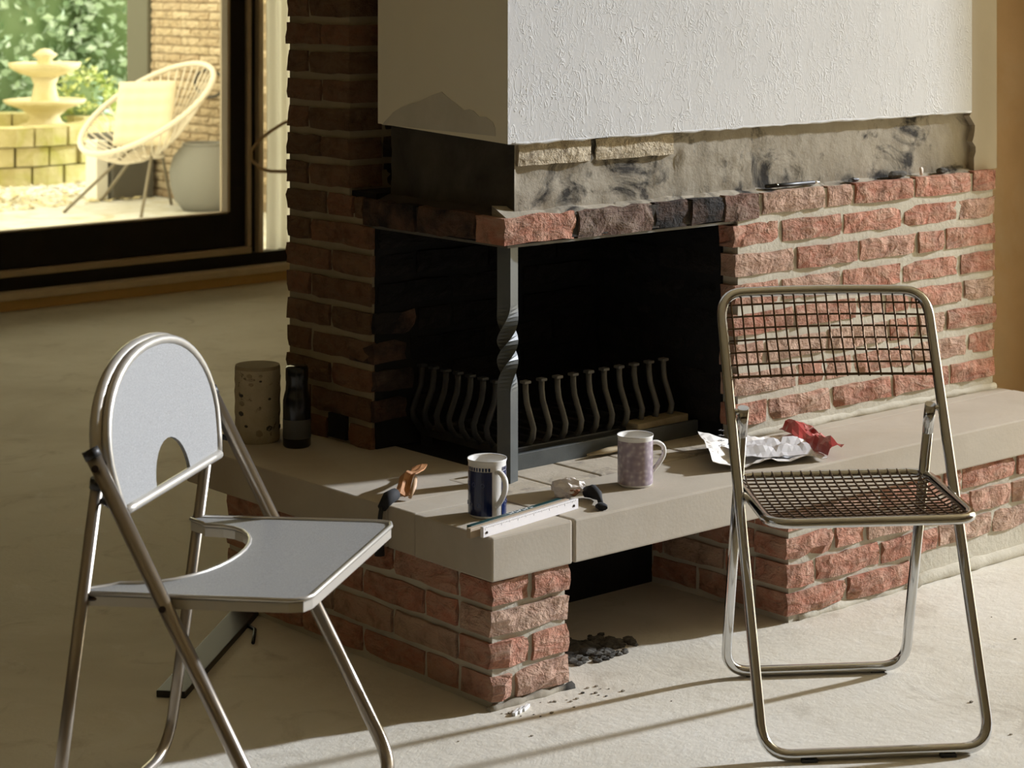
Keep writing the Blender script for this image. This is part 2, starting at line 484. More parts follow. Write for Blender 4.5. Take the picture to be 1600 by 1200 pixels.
class MB:
    """collects geometry into one mesh"""

    def __init__(self):
        self.v, self.f, self.m, self.s = [], [], [], []

    def add(self, vs_, fs, mi=0, smooth=False):
        o = len(self.v)
        self.v += [tuple(p) for p in vs_]
        for f in fs:
            self.f.append(tuple(i + o for i in f))
            self.m.append(mi)
            self.s.append(smooth)
        return self

    def box(self, a, b, mi=0):
        (x0, y0, z0), (x1, y1, z1) = a, b
        vv = [(x0, y0, z0), (x1, y0, z0), (x1, y1, z0), (x0, y1, z0), (x0, y0, z1), (x1, y0, z1), (x1, y1, z1), (x0, y1, z1)]
        ff = [(0, 3, 2, 1), (4, 5, 6, 7), (0, 1, 5, 4), (1, 2, 6, 5), (2, 3, 7, 6), (3, 0, 4, 7)]
        return self.add(vv, ff, mi)

    def cham(self, a, b, c=0.003, mi=0):
        """box with chamfered edges"""
        bm = bmesh.new()
        bmesh.ops.create_cube(bm, size=1)
        for v in bm.verts:
            v.co = Vector([(a[i] + b[i]) / 2 + v.co[i] * (b[i] - a[i]) for i in range(3)])
        bmesh.ops.bevel(bm, geom=bm.edges[:], offset=c, segments=2, affect='EDGES', profile=0.6)
        return self.bm(bm, mi)

    def bm(self, bm, mi=0, smooth=False):
        bm.verts.index_update()
        self.add([v.co[:] for v in bm.verts], [[v.index for v in f.verts] for f in bm.faces], mi, smooth)
        bm.free()
        return self

    def tube(self, pts, r, n=10, mi=0, closed=False, caps=True, flat=None, up=None):
        pts = [Vector(p) for p in pts]
        rs = r if isinstance(r, (list, tuple)) else [r] * len(pts)
        m = len(pts)
        T = []
        for i in range(m):
            if closed:
                t = pts[(i + 1) % m] - pts[i - 1]
            else:
                t = pts[min(i + 1, m - 1)] - pts[max(i - 1, 0)]
            T.append(t.normalized())
        ref = Vector(up) if up else (Vector((0, 0, 1)) if abs(T[0].z) < 0.9 else Vector((1, 0, 0)))
        nrm = (ref - T[0] * ref.dot(T[0])).normalized()
        vv, ff = [], []
        for i in range(m):
            if up:
                nrm = (ref - T[i] * ref.dot(T[i])).normalized()
            elif i:
                q = T[i - 1].rotation_difference(T[i])
                nrm = q @ nrm
            bi = T[i].cross(nrm)
            for k in range(n):
                a = 2 * math.pi * k / n
                fx_, fy_ = (1, 1) if flat is None else flat
                vv.append(pts[i] + nrm * (math.cos(a) * rs[i] * fx_) + bi * (math.sin(a) * rs[i] * fy_))
        for i in range(m if closed else m - 1):
            j = (i + 1) % m
            for k in range(n):
                l = (k + 1) % n
                ff.append((i * n + k, i * n + l, j * n + l, j * n + k))
        self.add(vv, ff, mi, True)
        if caps and not closed:
            o = len(self.v) - m * n
            self.f.append(tuple(o + k for k in reversed(range(n)))); self.m.append(mi); self.s.append(False)
            self.f.append(tuple(o + (m - 1) * n + k for k in range(n))); self.m.append(mi); self.s.append(False)
        return self

    def lathe(self, prof, n=32, mi=0, center=(0, 0, 0), smooth=True):
        vv, ff = [], []
        for r, z in prof:
            for k in range(n):
                a = 2 * math.pi * k / n
                vv.append((center[0] + r * math.cos(a), center[1] + r * math.sin(a), center[2] + z))
        for i in range(len(prof) - 1):
            for k in range(n):
                l = (k + 1) % n
                ff.append((i * n + k, i * n + l, (i + 1) * n + l, (i + 1) * n + k))
        self.add(vv, ff, mi, smooth)
        return self

    def prism(self, poly, to3, d0, d1, mi=0):
        """poly: list of 2D points, to3(p, d) -> 3D"""
        n = len(poly)
        vv = [to3(p, d0) for p in poly] + [to3(p, d1) for p in poly]
        ff = [tuple(range(n)), tuple(reversed(range(n, 2 * n)))]
        ff += [(i, i + n, (i + 1) % n + n, (i + 1) % n) for i in range(n)]
        return self.add(vv, ff, mi)

    def mesh(self, name):
        me = bpy.data.meshes.new(name)
        me.from_pydata([tuple(p) for p in self.v], [], self.f)
        me.polygons.foreach_set('material_index', self.m)
        me.polygons.foreach_set('use_smooth', self.s)
        bm = bmesh.new()
        bm.from_mesh(me)
        bmesh.ops.recalc_face_normals(bm, faces=bm.faces[:])
        bm.to_mesh(me)
        bm.free()
        me.update()
        return me

    def build(self, name, mats, parent=None, loc=None, rot=None):
        return link(name, self.mesh(name), mats, parent, loc, rot)


def fillet(pts, rad, seg=6):
    """round the inner corners of a polyline"""
    P_ = [Vector(p) for p in pts]
    out = [P_[0]]
    for i in range(1, len(P_) - 1):
        a, b, c = P_[i - 1], P_[i], P_[i + 1]
        u, w = (a - b), (c - b)
        r = min(rad, u.length * 0.49, w.length * 0.49)
        p0, p1 = b + u.normalized() * r, b + w.normalized() * r
        for k in range(seg + 1):
            t = k / seg
            out.append(p0 * (1 - t) ** 2 + b * 2 * t * (1 - t) + p1 * t * t)
    out.append(P_[-1])
    return out


def copy_tree(o, parent=None):
    c = o.copy()
    COL.objects.link(c)
    c.parent = parent
    for ch in [x for x in bpy.data.objects if x.parent == o]:
        copy_tree(ch, c)
    return c


# ------------------------------------------------------------------ bricks
BRICK_CACHE = {}


def brick_mesh(l, h, d, var, rough, mat):
    key = (round(l, 3), round(h, 3), round(d, 3), var, mat, rough)
    if key in BRICK_CACHE:
        return BRICK_CACHE[key]
    rnd = random.Random(str(key))
    nx = max(3, min(7, int(l / 0.034) + 1))
    nz = 4
    vv, ff = [], []
    sx, sz = rnd.uniform(0, 50), rnd.uniform(0, 50)
    for j in range(nz):
        for i in range(nx):
            x = l * i / (nx - 1)
            z = h * j / (nz - 1)
            y = rough * (mnoise.noise(Vector((x * 22 + sx, z * 30 + sz, 0))) * 0.9 + rnd.uniform(-0.5, 0.5))
            if i in (0, nx - 1):
                x += rnd.uniform(-1, 1) * rough * 0.35
                y += rough * 0.45
            if j in (0, nz - 1):
                z += rnd.uniform(-1, 1) * rough * 0.45
                y += rough * 0.45
            if 0 < i < nx - 1:
                x += rnd.uniform(-0.2, 0.2) * l / nx
            vv.append((x, y, z))
    nf = len(vv)
    for j in range(nz - 1):
        for i in range(nx - 1):
            a = j * nx + i
            ff.append((a, a + 1, a + nx + 1, a + nx))
    ring = [i for i in range(nx)] + [j * nx + nx - 1 for j in range(1, nz)] + [(nz - 1) * nx + i for i in range(nx - 2, -1, -1)] + [j * nx for j in range(nz - 2, 0, -1)]
    for i in ring:
        x, y, z = vv[i]
        vv.append((x, d, z))
    m = len(ring)
    for k in range(m):
        k2 = (k + 1) % m
        ff.append((ring[k], nf + k, nf + k2, ring[k2]))
    ff.append(tuple(nf + k for k in range(m)))
    me = bpy.data.meshes.new('brick')
    me.from_pydata(vv, [], ff)
    bm = bmesh.new(); bm.from_mesh(me)
    bmesh.ops.recalc_face_normals(bm, faces=bm.faces[:])
    bm.to_mesh(me); bm.free()
    me.materials.append(MATS[mat])
    BRICK_CACHE[key] = me
    return me


RB = random.Random(7)


def brick(parent, face, pos, u0, u1, z0, h, d, mat, rough=0.005, proud=0.0, name='brick'):
    """face 'F': plane y=pos facing -Y, u is x.  face 'L': plane x=pos facing -X, u is y"""
    l = round(u1 - u0, 3)
    if l < 0.018:
        return None
    me = brick_mesh(l, h, d, RB.randrange(3), rough, mat)
    p = proud + RB.uniform(-0.0025, 0.0025)
    if face == 'F':
        o = link(name, me, None, parent, (u0, pos - p, z0))
    else:
        o = link(name, me, None, parent, (pos - p, u1, z0), (0, 0, -math.pi / 2))
    return o


def course(parent, face, pos, joints, z0, h, d, mat, j=0.011, **kw):
    for a, b in zip(joints[:-1], joints[1:]):
        mm = mat(a, b, z0) if callable(mat) else mat
        brick(parent, face, pos, a + j / 2, b - j / 2, z0, h, d, mm, **kw)


# ================================================================== THE SETTING
MB().add([(-4, -6, 0), (3.4, -6, 0), (3.4, 5.2, 0), (-4, 5.2, 0), (-4, -6, -0.06), (3.4, -6, -0.06), (3.4, 5.2, -0.06), (-4, 5.2, -0.06)],
         [(0, 1, 2, 3), (7, 6, 5, 4), (0, 4, 5, 1), (1, 5, 6, 2), (2, 6, 7, 3), (3, 7, 4, 0)]).build('floor', 'screed')
struct(bpy.data.objects['floor'])
struct(MB().box((-4.2, -6.2, 2.75), (3.6, 5.5, 2.95)).build('ceiling', 'ceiling_white'))
struct(MB().box((-4.2, -6.2, 0), (-4.0, 5.5, 1.05), 0).box((-4.2, -6.2, 1.05), (-4.0, 5.5, 2.75), 1).build('wall_left', ['brown_wall', 'cream_wall']))
struct(MB().box((-4.0, -6.2, 0), (3.6, -6.0, 1.05), 0).box((-4.0, -6.2, 1.05), (3.6, -6.0, 2.75), 1).build('wall_front', ['brown_wall', 'cream_wall']))
# right wall, with the wide glazed opening the low sun comes through
wr = MB()
wr.box((3.2, -0.062, 0), (3.4, 5.144, 2.75))
wr.box((3.2, -1.75, 2.66), (3.4, -0.062, 2.75))
wr.box((3.2, -6.0, 0), (3.4, -1.75, 2.75))
struct(wr.build('wall_right', 'warm_wall'))
# warm plastered wall beside the chimney breast, and the solid behind it
struct(MB().box((2.02, 0.95, 0), (3.2, 1.10, 2.75)).build('wall_alcove', 'warm_wall'))
# back wall around the garden window
wb = MB()
wb.box((-4.0, 5.06, 0), (0.5, 5.30, 2.75))
wb.box((3.16, 5.06, 0), (3.4, 5.30, 2.75))
wb.box((0.5, 5.06, 2.35), (3.16, 5.30, 2.75))
wb.box((0.5, 5.10, 0.0), (3.16, 5.30, 0.075))
struct(wb.build('wall_back', 'cream_wall'))

win = empty('window_1', (0, 0, 0))
struct(win, 'large garden window with a black frame')
fr = MB()
fr.cham((0.51, 5.09, 0.166), (2.80, 5.17, 0.322), 0.006)       # bottom rail of the sash
fr.cham((2.797, 5.09, 0.166), (2.885, 5.17, 2.34), 0.006)      # right stile
fr.cham((0.61, 5.09, 2.24), (2.796, 5.17, 2.34), 0.006)
fr.cham((0.51, 5.09, 0.324), (0.61, 5.17, 2.34), 0.006)
fr.build('window_sash', 'frame_black', win)
MB().cham((0.51, 5.07, 0.076), (3.155, 5.15, 0.135), 0.004).build('threshold', 'frame_black', win)
MB().cham((0.51, 5.06, 0.136), (2.90, 5.12, 0.165), 0.004).build('threshold_strip', 'frame_edge', win)
MB().cham((2.886, 5.075, 0.166), (2.908, 5.16, 2.34), 0.004).build('frame_strip', 'frame_edge', win)
MB().cham((2.909, 5.085, 0.136), (2.935, 5.18, 2.34), 0.004).build('frame_jamb', 'frame_black', win)
MB().cham((2.936, 5.055, 0.136), (2.962, 5.10, 2.34), 0.004).build('frame_trim', 'frame_edge', win)
MB().box((0.60, 5.128, 0.31), (2.80, 5.136, 2.25)).build('pane', 'window_glass', win)
MB().box((2.95, 5.128, 0.136), (3.155, 5.136, 2.34)).build('pane', 'window_glass', win)
MB().cham((2.783, 5.085, 0.330), (2.797, 5.15, 2.24), 0.002).build('glazing_bead', 'frame_edge', win)
MB().cham((0.61, 5.10, 0.3225), (2.797, 5.15, 0.3295), 0.002).build('glazing_bead', 'frame_edge', win)
struct(MB().cham((0.4, 5.00, 0.046), (3.2, 5.10, 0.078), 0.006).build('trim_1', 'sill_stone'), 'stone sill strip under the garden window')
struct(MB().cham((-4.0, 5.02, 0.0), (3.2, 5.065, 0.047), 0.004).build('baseboard_back', 'skirting_ochre'), 'ochre baseboard under the garden window')

BACK = 0.085
for n_ in ('wall_back', 'window_1', 'trim_1', 'baseboard_back'):
    bpy.data.objects[n_].location.y += BACK

# ================================================================== FIREPLACE
fp = empty('fireplace', (0.9, 0.5, 0))
tag(fp, 'corner fireplace of red brick with stone hearth and plastered hood', 'fireplace')
FPI = Matrix.Translation((-0.9, -0.5, 0))


def fpart(o):
    """parent to the fireplace keeping world coordinates"""
    o.parent = fp
    o.matrix_parent_inverse = FPI
    return o


Z0 = 0.34          # hearth top
LT, LB = 0.916, 0.858

# --- brick wall right of the opening (its mortar core carries the bricks)
core = MB()
core.box((1.0, 0.2862, Z0), (1.975, 0.60, LT - 0.004))
core.box((1.0, 0.601, Z0), (2.02, 0.75, 0.9))
w1 = fpart(core.build('brick_wall', 'mortar'))
RP, RH = 0.0703, 0.0500
patterns = [
    [0.984, 1.076, 1.309, 1.411, 1.647, 1.883, 1.979],
    [0.984, 1.145, 1.371, 1.602, 1.827, 1.982],
    [0.988, 1.198, 1.431, 1.657, 1.772, 1.982],
    [0.988, 1.145, 1.366, 1.599, 1.83, 1.982],
    [0.984, 1.195, 1.425, 1.53, 1.63, 1.845, 1.98],
    [0.984, 1.09, 1.312, 1.545, 1.66, 1.775, 1.982],
    [0.986, 1.205, 1.305, 1.41, 1.64, 1.865, 1.98],
    [0.986, 1.10, 1.33, 1.56, 1.79, 1.98],
]
for r_ in range(8):
    z = LT - RH - r_ * RP
    js = patterns[r_]
    if r_ == 0:
        js = js[1:]
    for a, b in zip(js[:-1], js[1:]):
        dd = 0.05
        aa = a if a < 1.0 else a + 0.0075
        bb = b if b > 1.97 else b - 0.0075
        brick(w1, 'F', 0.28, aa, bb, z, RH, dd, 'brick_red', rough=0.0048)
# side of the opening (faces left, blackened)
sd = fpart(MB().box((0.990, 0.333, Z0), (0.999, 0.765, LT - 0.004)).build('firebox_side', 'mortar_black'))
for r_ in range(1, 8):
    z = LT - RH - r_ * RP
    js = [0.333, 0.45, 0.60, 0.755] if r_ % 2 else [0.333, 0.54, 0.66, 0.755]
    course(sd, 'L', 0.987, js, z, RH, 0.012, 'brick_black')
# rough mortar fillet along the foot of the wall
fl = MB()
rf = random.Random(3)
pts, rs = [], []
for i in range(30):
    x = 0.99 + i * (1.985 - 0.99) / 29
    pts.append((x, 0.2905 + rf.uniform(-0.002, 0.002), 0.346 + rf.uniform(-0.002, 0.002)))
    rs.append(0.0105 + rf.uniform(-0.003, 0.003))
fl.tube(pts, rs, 8)
fl.build('mortar_fillet', 'mortar', w1)

# --- lintel course
lint = MB()
lint.box((0.2875, 0.2875, LB + 0.002), (0.999, 0.44, LT - 0.003))
lint.box((0.2875, 0.4405, LB + 0.002), (0.44, 0.80, LT - 0.003))
li = fpart(lint.build('lintel', 'mortar_sooty'))
jl = [0.28, 0.488, 0.724, 0.838, 0.951, 1.076]
for i, (a, b) in enumerate(zip(jl[:-1], jl[1:])):
    brick(li, 'F', 0.28, a + (0.0 if i == 0 else 0.006), b - 0.006, LB, LT - LB, 0.10, ['brick_red', 'brick_smoked', 'brick_sooty', 'brick_sooty', 'brick_smoked'][i], rough=0.006)
course(li, 'L', 0.28, [0.385, 0.595, 0.80], LB, LT - LB, 0.09, 'brick_sooty', rough=0.006)
steel = MB()
steel.box((0.292, 0.292, LB - 0.008), (1.0, 0.40, LB - 0.002))
steel.box((0.292, 0.40, LB - 0.008), (0.40, 0.80, LB - 0.002))
fpart(steel.build('lintel_bar', 'iron_worn'))
# mortar ledge that slopes up behind the lintel
led = MB()
n_ = 40
rf = random.Random(11)
vv, ff = [], []
for i in range(n_ + 1):
    x = 0.293 + i * (1.96 - 0.293) / n_
    vv += [(x, 0.289 + rf.uniform(-.003, .003), LT - 0.006), (x, 0.310, LT + 0.004 + rf.uniform(-.004, .004)), (x, 0.345, LT + 0.016 + rf.uniform(-.005, .006)), (x, 0.345, LT - 0.01)]
for i in range(n_):
    for k in range(4):
        a = i * 4 + k; b_ = i * 4 + (k + 1) % 4
        ff.append((a, b_, b_ + 4, a + 4))
ff += [(0, 1, 2, 3), (n_ * 4, n_ * 4 + 1, n_ * 4 + 2, n_ * 4 + 3)]
led.add(vv, ff)
fpart(led.build('mortar_ledge', 'dirty_concrete'))
led = MB()
led.prism([(0.289, LT - 0.006), (0.345, LT + 0.014), (0.345, LT - 0.01)], lambda p, d: (p[0], d, p[1]), 0.346, 0.79)
fpart(led.build('mortar_ledge', 'mortar_sooty'))

# --- bare concrete band above the lintel
band = MB()
NXB, NZB = 110, 14
vv, ff = [], []
for j in range(NZB + 1):
    for i in range(NXB + 1):
        x = 0.335 + 1.60 * i / NXB
        z = LT - 0.01 + (1.115 - LT + 0.01) * j / NZB
        rgh = 0.0045 if x < 1.3 else 0.0015
        y = 0.319 - rgh * mnoise.noise(Vector((x * 16, z * 30, 1.0))) - rgh * 0.6 * mnoise.noise(Vector((x * 45, z * 60, 4.0)))
        if 0.975 < z < 1.015 and x < 0.83:
            y += 0.005
        if i == 0:
            y = 0.319
        vv.append((x, y, z))
for j in range(NZB):
    for i in range(NXB):
        a = j * (NXB + 1) + i
        ff.append((a, a + 1, a + NXB + 2, a + NXB + 1))
band.add(vv, ff, 0, True)
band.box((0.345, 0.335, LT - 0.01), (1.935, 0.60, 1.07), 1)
vv, ff = [], []
for j in range(NZB + 1):
    for i in range(31):
        y = 0.319 + 0.436 * i / 30
        z = LT - 0.01 + (1.115 - LT + 0.01) * j / NZB
        x = 0.335 if i == 0 else 0.335 - 0.007 * mnoise.noise(Vector((y * 16, z * 24, 9.0)))
        vv.append((x, y, z))
for j in range(NZB):
    for i in range(30):
        a = j * 31 + i
        ff.append((a, a + 1, a + 32, a + 31))
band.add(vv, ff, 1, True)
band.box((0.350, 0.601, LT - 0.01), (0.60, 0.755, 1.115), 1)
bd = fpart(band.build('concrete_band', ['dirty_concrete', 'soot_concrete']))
for a, b, z1 in ((0.343, 0.556, 1.071), (0.574, 0.817, 1.069)):
    brick(bd, 'F', 0.3135, a, b, 1.021, z1 - 1.021, 0.03, 'brick_pale', rough=0.003)
# --- plastered hood
hood = MB()
hood.add([(0.30, 0.30, 1.072), (1.905, 0.30, 1.072), (1.905, 0.30, 2.75), (0.30, 0.30, 2.75)], [(0, 1, 2, 3)], 0)
hood.add([(0.30, 0.30, 1.072), (0.30, 0.76, 1.092), (0.30, 0.76, 2.75), (0.30, 0.30, 2.75)], [(0, 1, 2, 3)], 1)
hood.add([(0.30, 0.30, 1.072), (1.905, 0.30, 1.072), (1.905, 0.60, 1.072), (0.60, 0.60, 1.080), (0.60, 0.76, 1.092), (0.30, 0.76, 1.092)], [(0, 1, 2), (0, 2, 3), (0, 3, 4), (0, 4, 5)], 1)
hood.add([(0.30, 0.76, 1.092), (0.60, 0.76, 1.092), (0.60, 0.76, 2.75), (0.30, 0.76, 2.75)], [(0, 1, 2, 3)], 1)
hd = fpart(hood.build('hood', ['plaster_textured', 'plaster_smooth']))
# smooth return beside the textured field, running down to the brick with a broken edge
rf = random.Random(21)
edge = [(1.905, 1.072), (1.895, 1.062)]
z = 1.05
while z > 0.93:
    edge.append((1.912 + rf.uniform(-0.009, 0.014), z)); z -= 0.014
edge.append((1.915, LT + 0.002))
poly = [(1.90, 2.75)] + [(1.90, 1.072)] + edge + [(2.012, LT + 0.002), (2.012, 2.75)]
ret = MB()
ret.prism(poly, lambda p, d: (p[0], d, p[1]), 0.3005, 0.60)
fpart(ret.build('plaster_return', 'plaster_shaded'))
# crumbly lip under the textured plaster
lip = MB()
pts, rs = [], []
for i in range(60):
    x = 0.302 + i * (1.60) / 59
    pts.append((x, 0.302, 1.0735 + rf.uniform(-0.002, 0.0015)))
    rs.append(0.003 + rf.uniform(-0.0012, 0.0015))
lip.tube(pts, rs, 6)
lip.build('plaster_lip', 'plaster_textured', hd)
# grey cement patch on the side of the hood
pp = [(0.742, 1.090), (0.731, 1.099), (0.715, 1.110), (0.70, 1.121), (0.672, 1.133), (0.641, 1.142), (0.60, 1.152), (0.56, 1.166), (0.525, 1.175), (0.512, 1.168), (0.491, 1.158), (0.47, 1.149), (0.447, 1.138),
      (0.43, 1.141), (0.414, 1.138), (0.395, 1.127), (0.372, 1.127), (0.349, 1.117), (0.341, 1.104), (0.340, 1.087)]
pt_ = MB()
pt_.prism(pp, lambda p, d: (d, p[0], p[1]), 0.2985, 0.305)
pt_.build('cement_patch', 'cement_patch', hd)

# --- brick pillar on the left
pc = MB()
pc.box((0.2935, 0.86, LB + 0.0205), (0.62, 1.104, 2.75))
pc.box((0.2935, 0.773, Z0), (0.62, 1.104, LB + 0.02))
pl = fpart(pc.build('brick_pillar', 'mortar_shaded'))
PP, PH = 0.0665, 0.0495
zt = 0.9185
for r_ in range(-14, 9):
    z = zt - PH - r_ * PP
    if z + PH > 1.90:
        continue
    up = r_ < 0 or (r_ == 0)
    near = 0.855 if r_ < 0 else (0.805 if r_ == 0 else 0.772)
    j_ = (0.966, 1.018) if r_ < 0 else (0.927, 1.008)
    jm = j_[r_ % 2]
    js = [near, jm, 1.107] if r_ != 0 else [near, 0.84, 0.945, 1.107]
    if r_ == 8:
        js = [near, 0.858, 0.94, 1.107]
    for a, b in zip(js[:-1], js[1:]):
        if r_ in (7, 8) and a in (0.858,):
            continue
        aa = a if a == near else a + 0.0055
        bb = b if b > 1.1 else b - 0.0055
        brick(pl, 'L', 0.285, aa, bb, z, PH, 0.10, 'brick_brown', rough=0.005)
    if r_ < 0:
        brick(pl, 'F', 0.855, 0.392, 0.60, z, PH, 0.09, 'brick_sooty')
MB().box((0.2835, 0.864, Z0 + 0.006), (0.30, 0.932, 0.402)).build('vent_dark', 'void_black', pl)  # flat black box painting in the dark of the open vent hole
# back of the firebox and its broken blackened corner
bk = MB()
bk.box((0.30, 0.765, Z0), (1.0, 0.86, 0.93))
bw = fpart(bk.build('firebox_back', 'mortar_black'))
for r_ in range(1, 9):
    z = zt - PH - r_ * PP
    if z < Z0 - 0.001:
        continue
    if r_ <= 3:
        js = [0.30, 0.52, 0.74, 0.98] if r_ % 2 else [0.30, 0.41, 0.63, 0.85, 0.98]
    else:
        js = [0.395, 0.62, 0.84, 0.98] if r_ % 2 else [0.415, 0.52, 0.74, 0.98]
    course(bw, 'F', 0.757, js, z, PH, 0.09, 'brick_black')
    if r_ > 3:
        brick(bw, 'F', 0.757 - RB.uniform(0, 0.02), 0.29, js[0] - 0.008 + RB.uniform(-0.01, 0.008), z, PH, 0.10, 'brick_sooty', rough=0.010)
MB().box((0.36, 0.36, LT + 0.005), (1.0, 0.765, LT + 0.01)).build('firebox_top', 'void_black', bw)

# --- base of the hearth: corner pier, left run, right run
BH, BP = 0.049, 0.0625
bz = [0.2515 - BH - i * BP for i in range(4)]
pier = MB()
pier.box((0.0110, 0.010, 0.0), (0.202, 0.937, 0.2515))
pr = fpart(pier.build('hearth_base', 'mortar'))
for i, z in enumerate(bz):
    own = i % 2 == 0
    if own:
        brick(pr, 'F', 0.0, 0.003, 0.102, z, BH, 0.10, 'brick_red', rough=0.007)
        brick(pr, 'F', 0.0, 0.112, 0.207, z, BH, 0.10, 'brick_red', rough=0.007)
        js = [0.108, 0.32, 0.53, 0.745, 0.945]
        course(pr, 'L', 0.003, js, z, BH, 0.09, 'brick_red')
    else:
        brick(pr, 'F', 0.0, 0.003, 0.207, z, BH, 0.10, 'brick_red', rough=0.008) if i == 1 else (
            brick(pr, 'F', 0.0, 0.003, 0.055, z, BH, 0.10, 'brick_red', rough=0.008), brick(pr, 'F', 0.0, 0.07, 0.207, z, BH, 0.10, 'brick_red', rough=0.008))
        js = [0.108, 0.215, 0.425, 0.64, 0.85, 0.945]
        course(pr, 'L', 0.003, js, z, BH, 0.09, 'brick_red')
pls = MB()
pts, rs = [], []
rf = random.Random(31)
for i in range(12):
    pts.append((-0.005 + i * 0.222 / 11, 0.006 + rf.uniform(-.003, .003), 0.001)); rs.append(0.009 + rf.uniform(-.003, .003))
pls.tube(pts, rs, 7)
pls.build('mortar_fillet', 'dirty_concrete', pr)

rb = MB()
rb.box((0.870, 0.010, 0.0), (2.0, 0.4595, 0.2515))
rb.box((0.203, 0.46, 0.0), (2.0, 0.60, 0.2515))
rbo = fpart(rb.build('hearth_base', 'mortar'))
rpat = [[0.86, 0.95, 1.175, 1.41, 1.48, 1.694, 1.92, 2.0], [0.86, 1.018, 1.129, 1.33, 1.509, 1.676, 1.90, 2.0],
        [0.86, 0.955, 1.178, 1.39, 1.60, 1.82, 2.0], [0.86, 1.06, 1.29, 1.52, 1.75, 2.0]]
for i, z in enumerate(bz):
    js = rpat[i]
    for a, b in zip(js[:-1], js[1:]):
        if i == 3 and a > 1.2:
            continue
        aa = a if a < 0.87 else a + 0.006
        brick(rbo, 'F', 0.0, aa, b - 0.006, z, BH, 0.10, 'brick_red', rough=0.007)
    course(rbo, 'L', 0.862, [0.108, 0.29, 0.44] if i % 2 else [0.108, 0.20, 0.40, 0.44], z, BH, 0.06, 'brick_red')
rf = random.Random(33)
pls = MB()
pts, rs = [], []
for i in range(40):
    pts.append((0.90 + i * 1.12 / 39, 0.018 + rf.uniform(-.002, .002), 0.004 + (0.008 if i > 14 else 0.0))); rs.append((0.014 if i < 14 else 0.020) + rf.uniform(-.003, .003))
pls.tube(pts, rs, 7)
pls.build('mortar_fillet', 'mortar', rbo)
MB().box((0.203, 0.44, 0.0), (0.869, 0.459, 0.2515)).build('niche_shade_back', 'mortar_black', rbo)  # black panel, deep shade of the niche put into its colour

# --- stone slabs of the hearth
def slab(name, a, b, mat='slab', c=0.004):
    return fpart(MB().cham(a, b, c).build(name, mat))


slab('hearth_slab', (-0.003, -0.006, 0.2525), (0.2085, 0.238, Z0))
slab('hearth_slab', (0.215, -0.006, 0.2525), (2.0, 0.238, Z0))
slab('hearth_slab', (-0.001, 0.3345, 0.2525), (0.36, 1.10, Z0 - 0.001))
slab('hearth_slab', (0.0, 0.241, 0.2525), (0.2335, 0.331, Z0))
slab('hearth_slab', (0.985, 0.240, 0.2525), (2.0, 0.60, Z0 - 0.001))
xs = [0.2365, 0.375, 0.517, 0.66, 0.82, 0.984]
for a, b in zip(xs[:-1], xs[1:]):
    slab('hearth_paver', (a + 0.002, 0.241, 0.26), (b - 0.002, 0.43, Z0 + RB.uniform(-0.001, 0.001)), 'paver', 0.004)
fpart(MB().box((0.30, 0.40, 0.2525), (0.985, 0.78, Z0 - 0.004)).build('firebox_floor', 'mortar_black'))

# --- twisted iron post
tw = MB()
s_ = 0.0165
vv, ff = [], []
NZ = 60
for i in range(NZ + 1):
    z = Z0 + (LB - 0.008 - Z0) * i / NZ
    t = min(1, max(0, (z - 0.535) / 0.19))
    t = t * t * (3 - 2 * t)
    a = R(20) + t * R(270)
    for k in range(4):
        aa = a + math.pi / 4 + k * math.pi / 2
        vv.append((0.325 + s_ * 1.414 * math.cos(aa), 0.33 + s_ * 1.414 * math.sin(aa), z))
for i in range(NZ):
    for k in range(4):
        l = (k + 1) % 4
        ff.append((i * 4 + k, i * 4 + l, i * 4 + 4 + l, i * 4 + 4 + k))
tw.add(vv, ff)
fpart(tw.build('twisted_post', 'post_iron'))

# ================================================================== fire grate
gr = empty('fire_grate', (0.68, 0.58, Z0))
tag(gr, 'black cast iron fire basket with curved bars inside the fireplace', 'fire grate')


def rel(o, root):
    o.parent = root
    o.matrix_parent_inverse = Matrix.Translation(-Vector(root.location))
    return o


def grate_bar(base, out, mat='iron_worn'):
    """bar bowed outwards at its lower half; base = bottom point, out = outward unit vector"""
    prof = [(0.0, 0.0), (0.022, 0.03), (0.026, 0.05), (0.014, 0.078), (0.002, 0.105), (-0.002, 0.13), (-0.002, 0.150)]
    b = Vector(base); o = Vector(out)
    pts = [b + o * p + Vector((0, 0, h)) for p, h in prof]
    m = MB()
    m.tube(pts, 0.0078, 8, flat=(1.0, 0.75))
    m.cham(tuple(pts[-1] - Vector((0.0095, 0.0095, 0.002))), tuple(pts[-1] + Vector((0.0095, 0.0095, 0.005))), 0.002)
    return m.build('grate_bar', mat)


for i in range(10):
    rel(grate_bar((0.487 + i * 0.0485, 0.455, 0.365), (0, -1, 0)), gr)
for i in range(7):
    rel(grate_bar((0.425, 0.490 + i * 0.0445, 0.369), (-1, 0, 0), 'cast_iron'), gr)
gb = MB()
gb.cham((0.42, 0.435, Z0 + 0.02), (0.95, 0.462, Z0 + 0.038), 0.003)
gb.cham((0.415, 0.445, Z0 + 0.02), (0.44, 0.75, Z0 + 0.038), 0.003)
gb.cham((0.42, 0.735, Z0 + 0.02), (0.95, 0.752, Z0 + 0.038), 0.003)
gb.cham((0.93, 0.445, Z0 + 0.02), (0.95, 0.752, Z0 + 0.038), 0.003)
rel(gb.build('grate_rim', 'cast_iron'), gr)
for i in range(9):
    rel(MB().cham((0.475 + i * 0.053, 0.45, Z0 + 0.026), (0.491 + i * 0.053, 0.745, Z0 + 0.040), 0.003).build('grate_floor_bar', 'cast_iron'), gr)
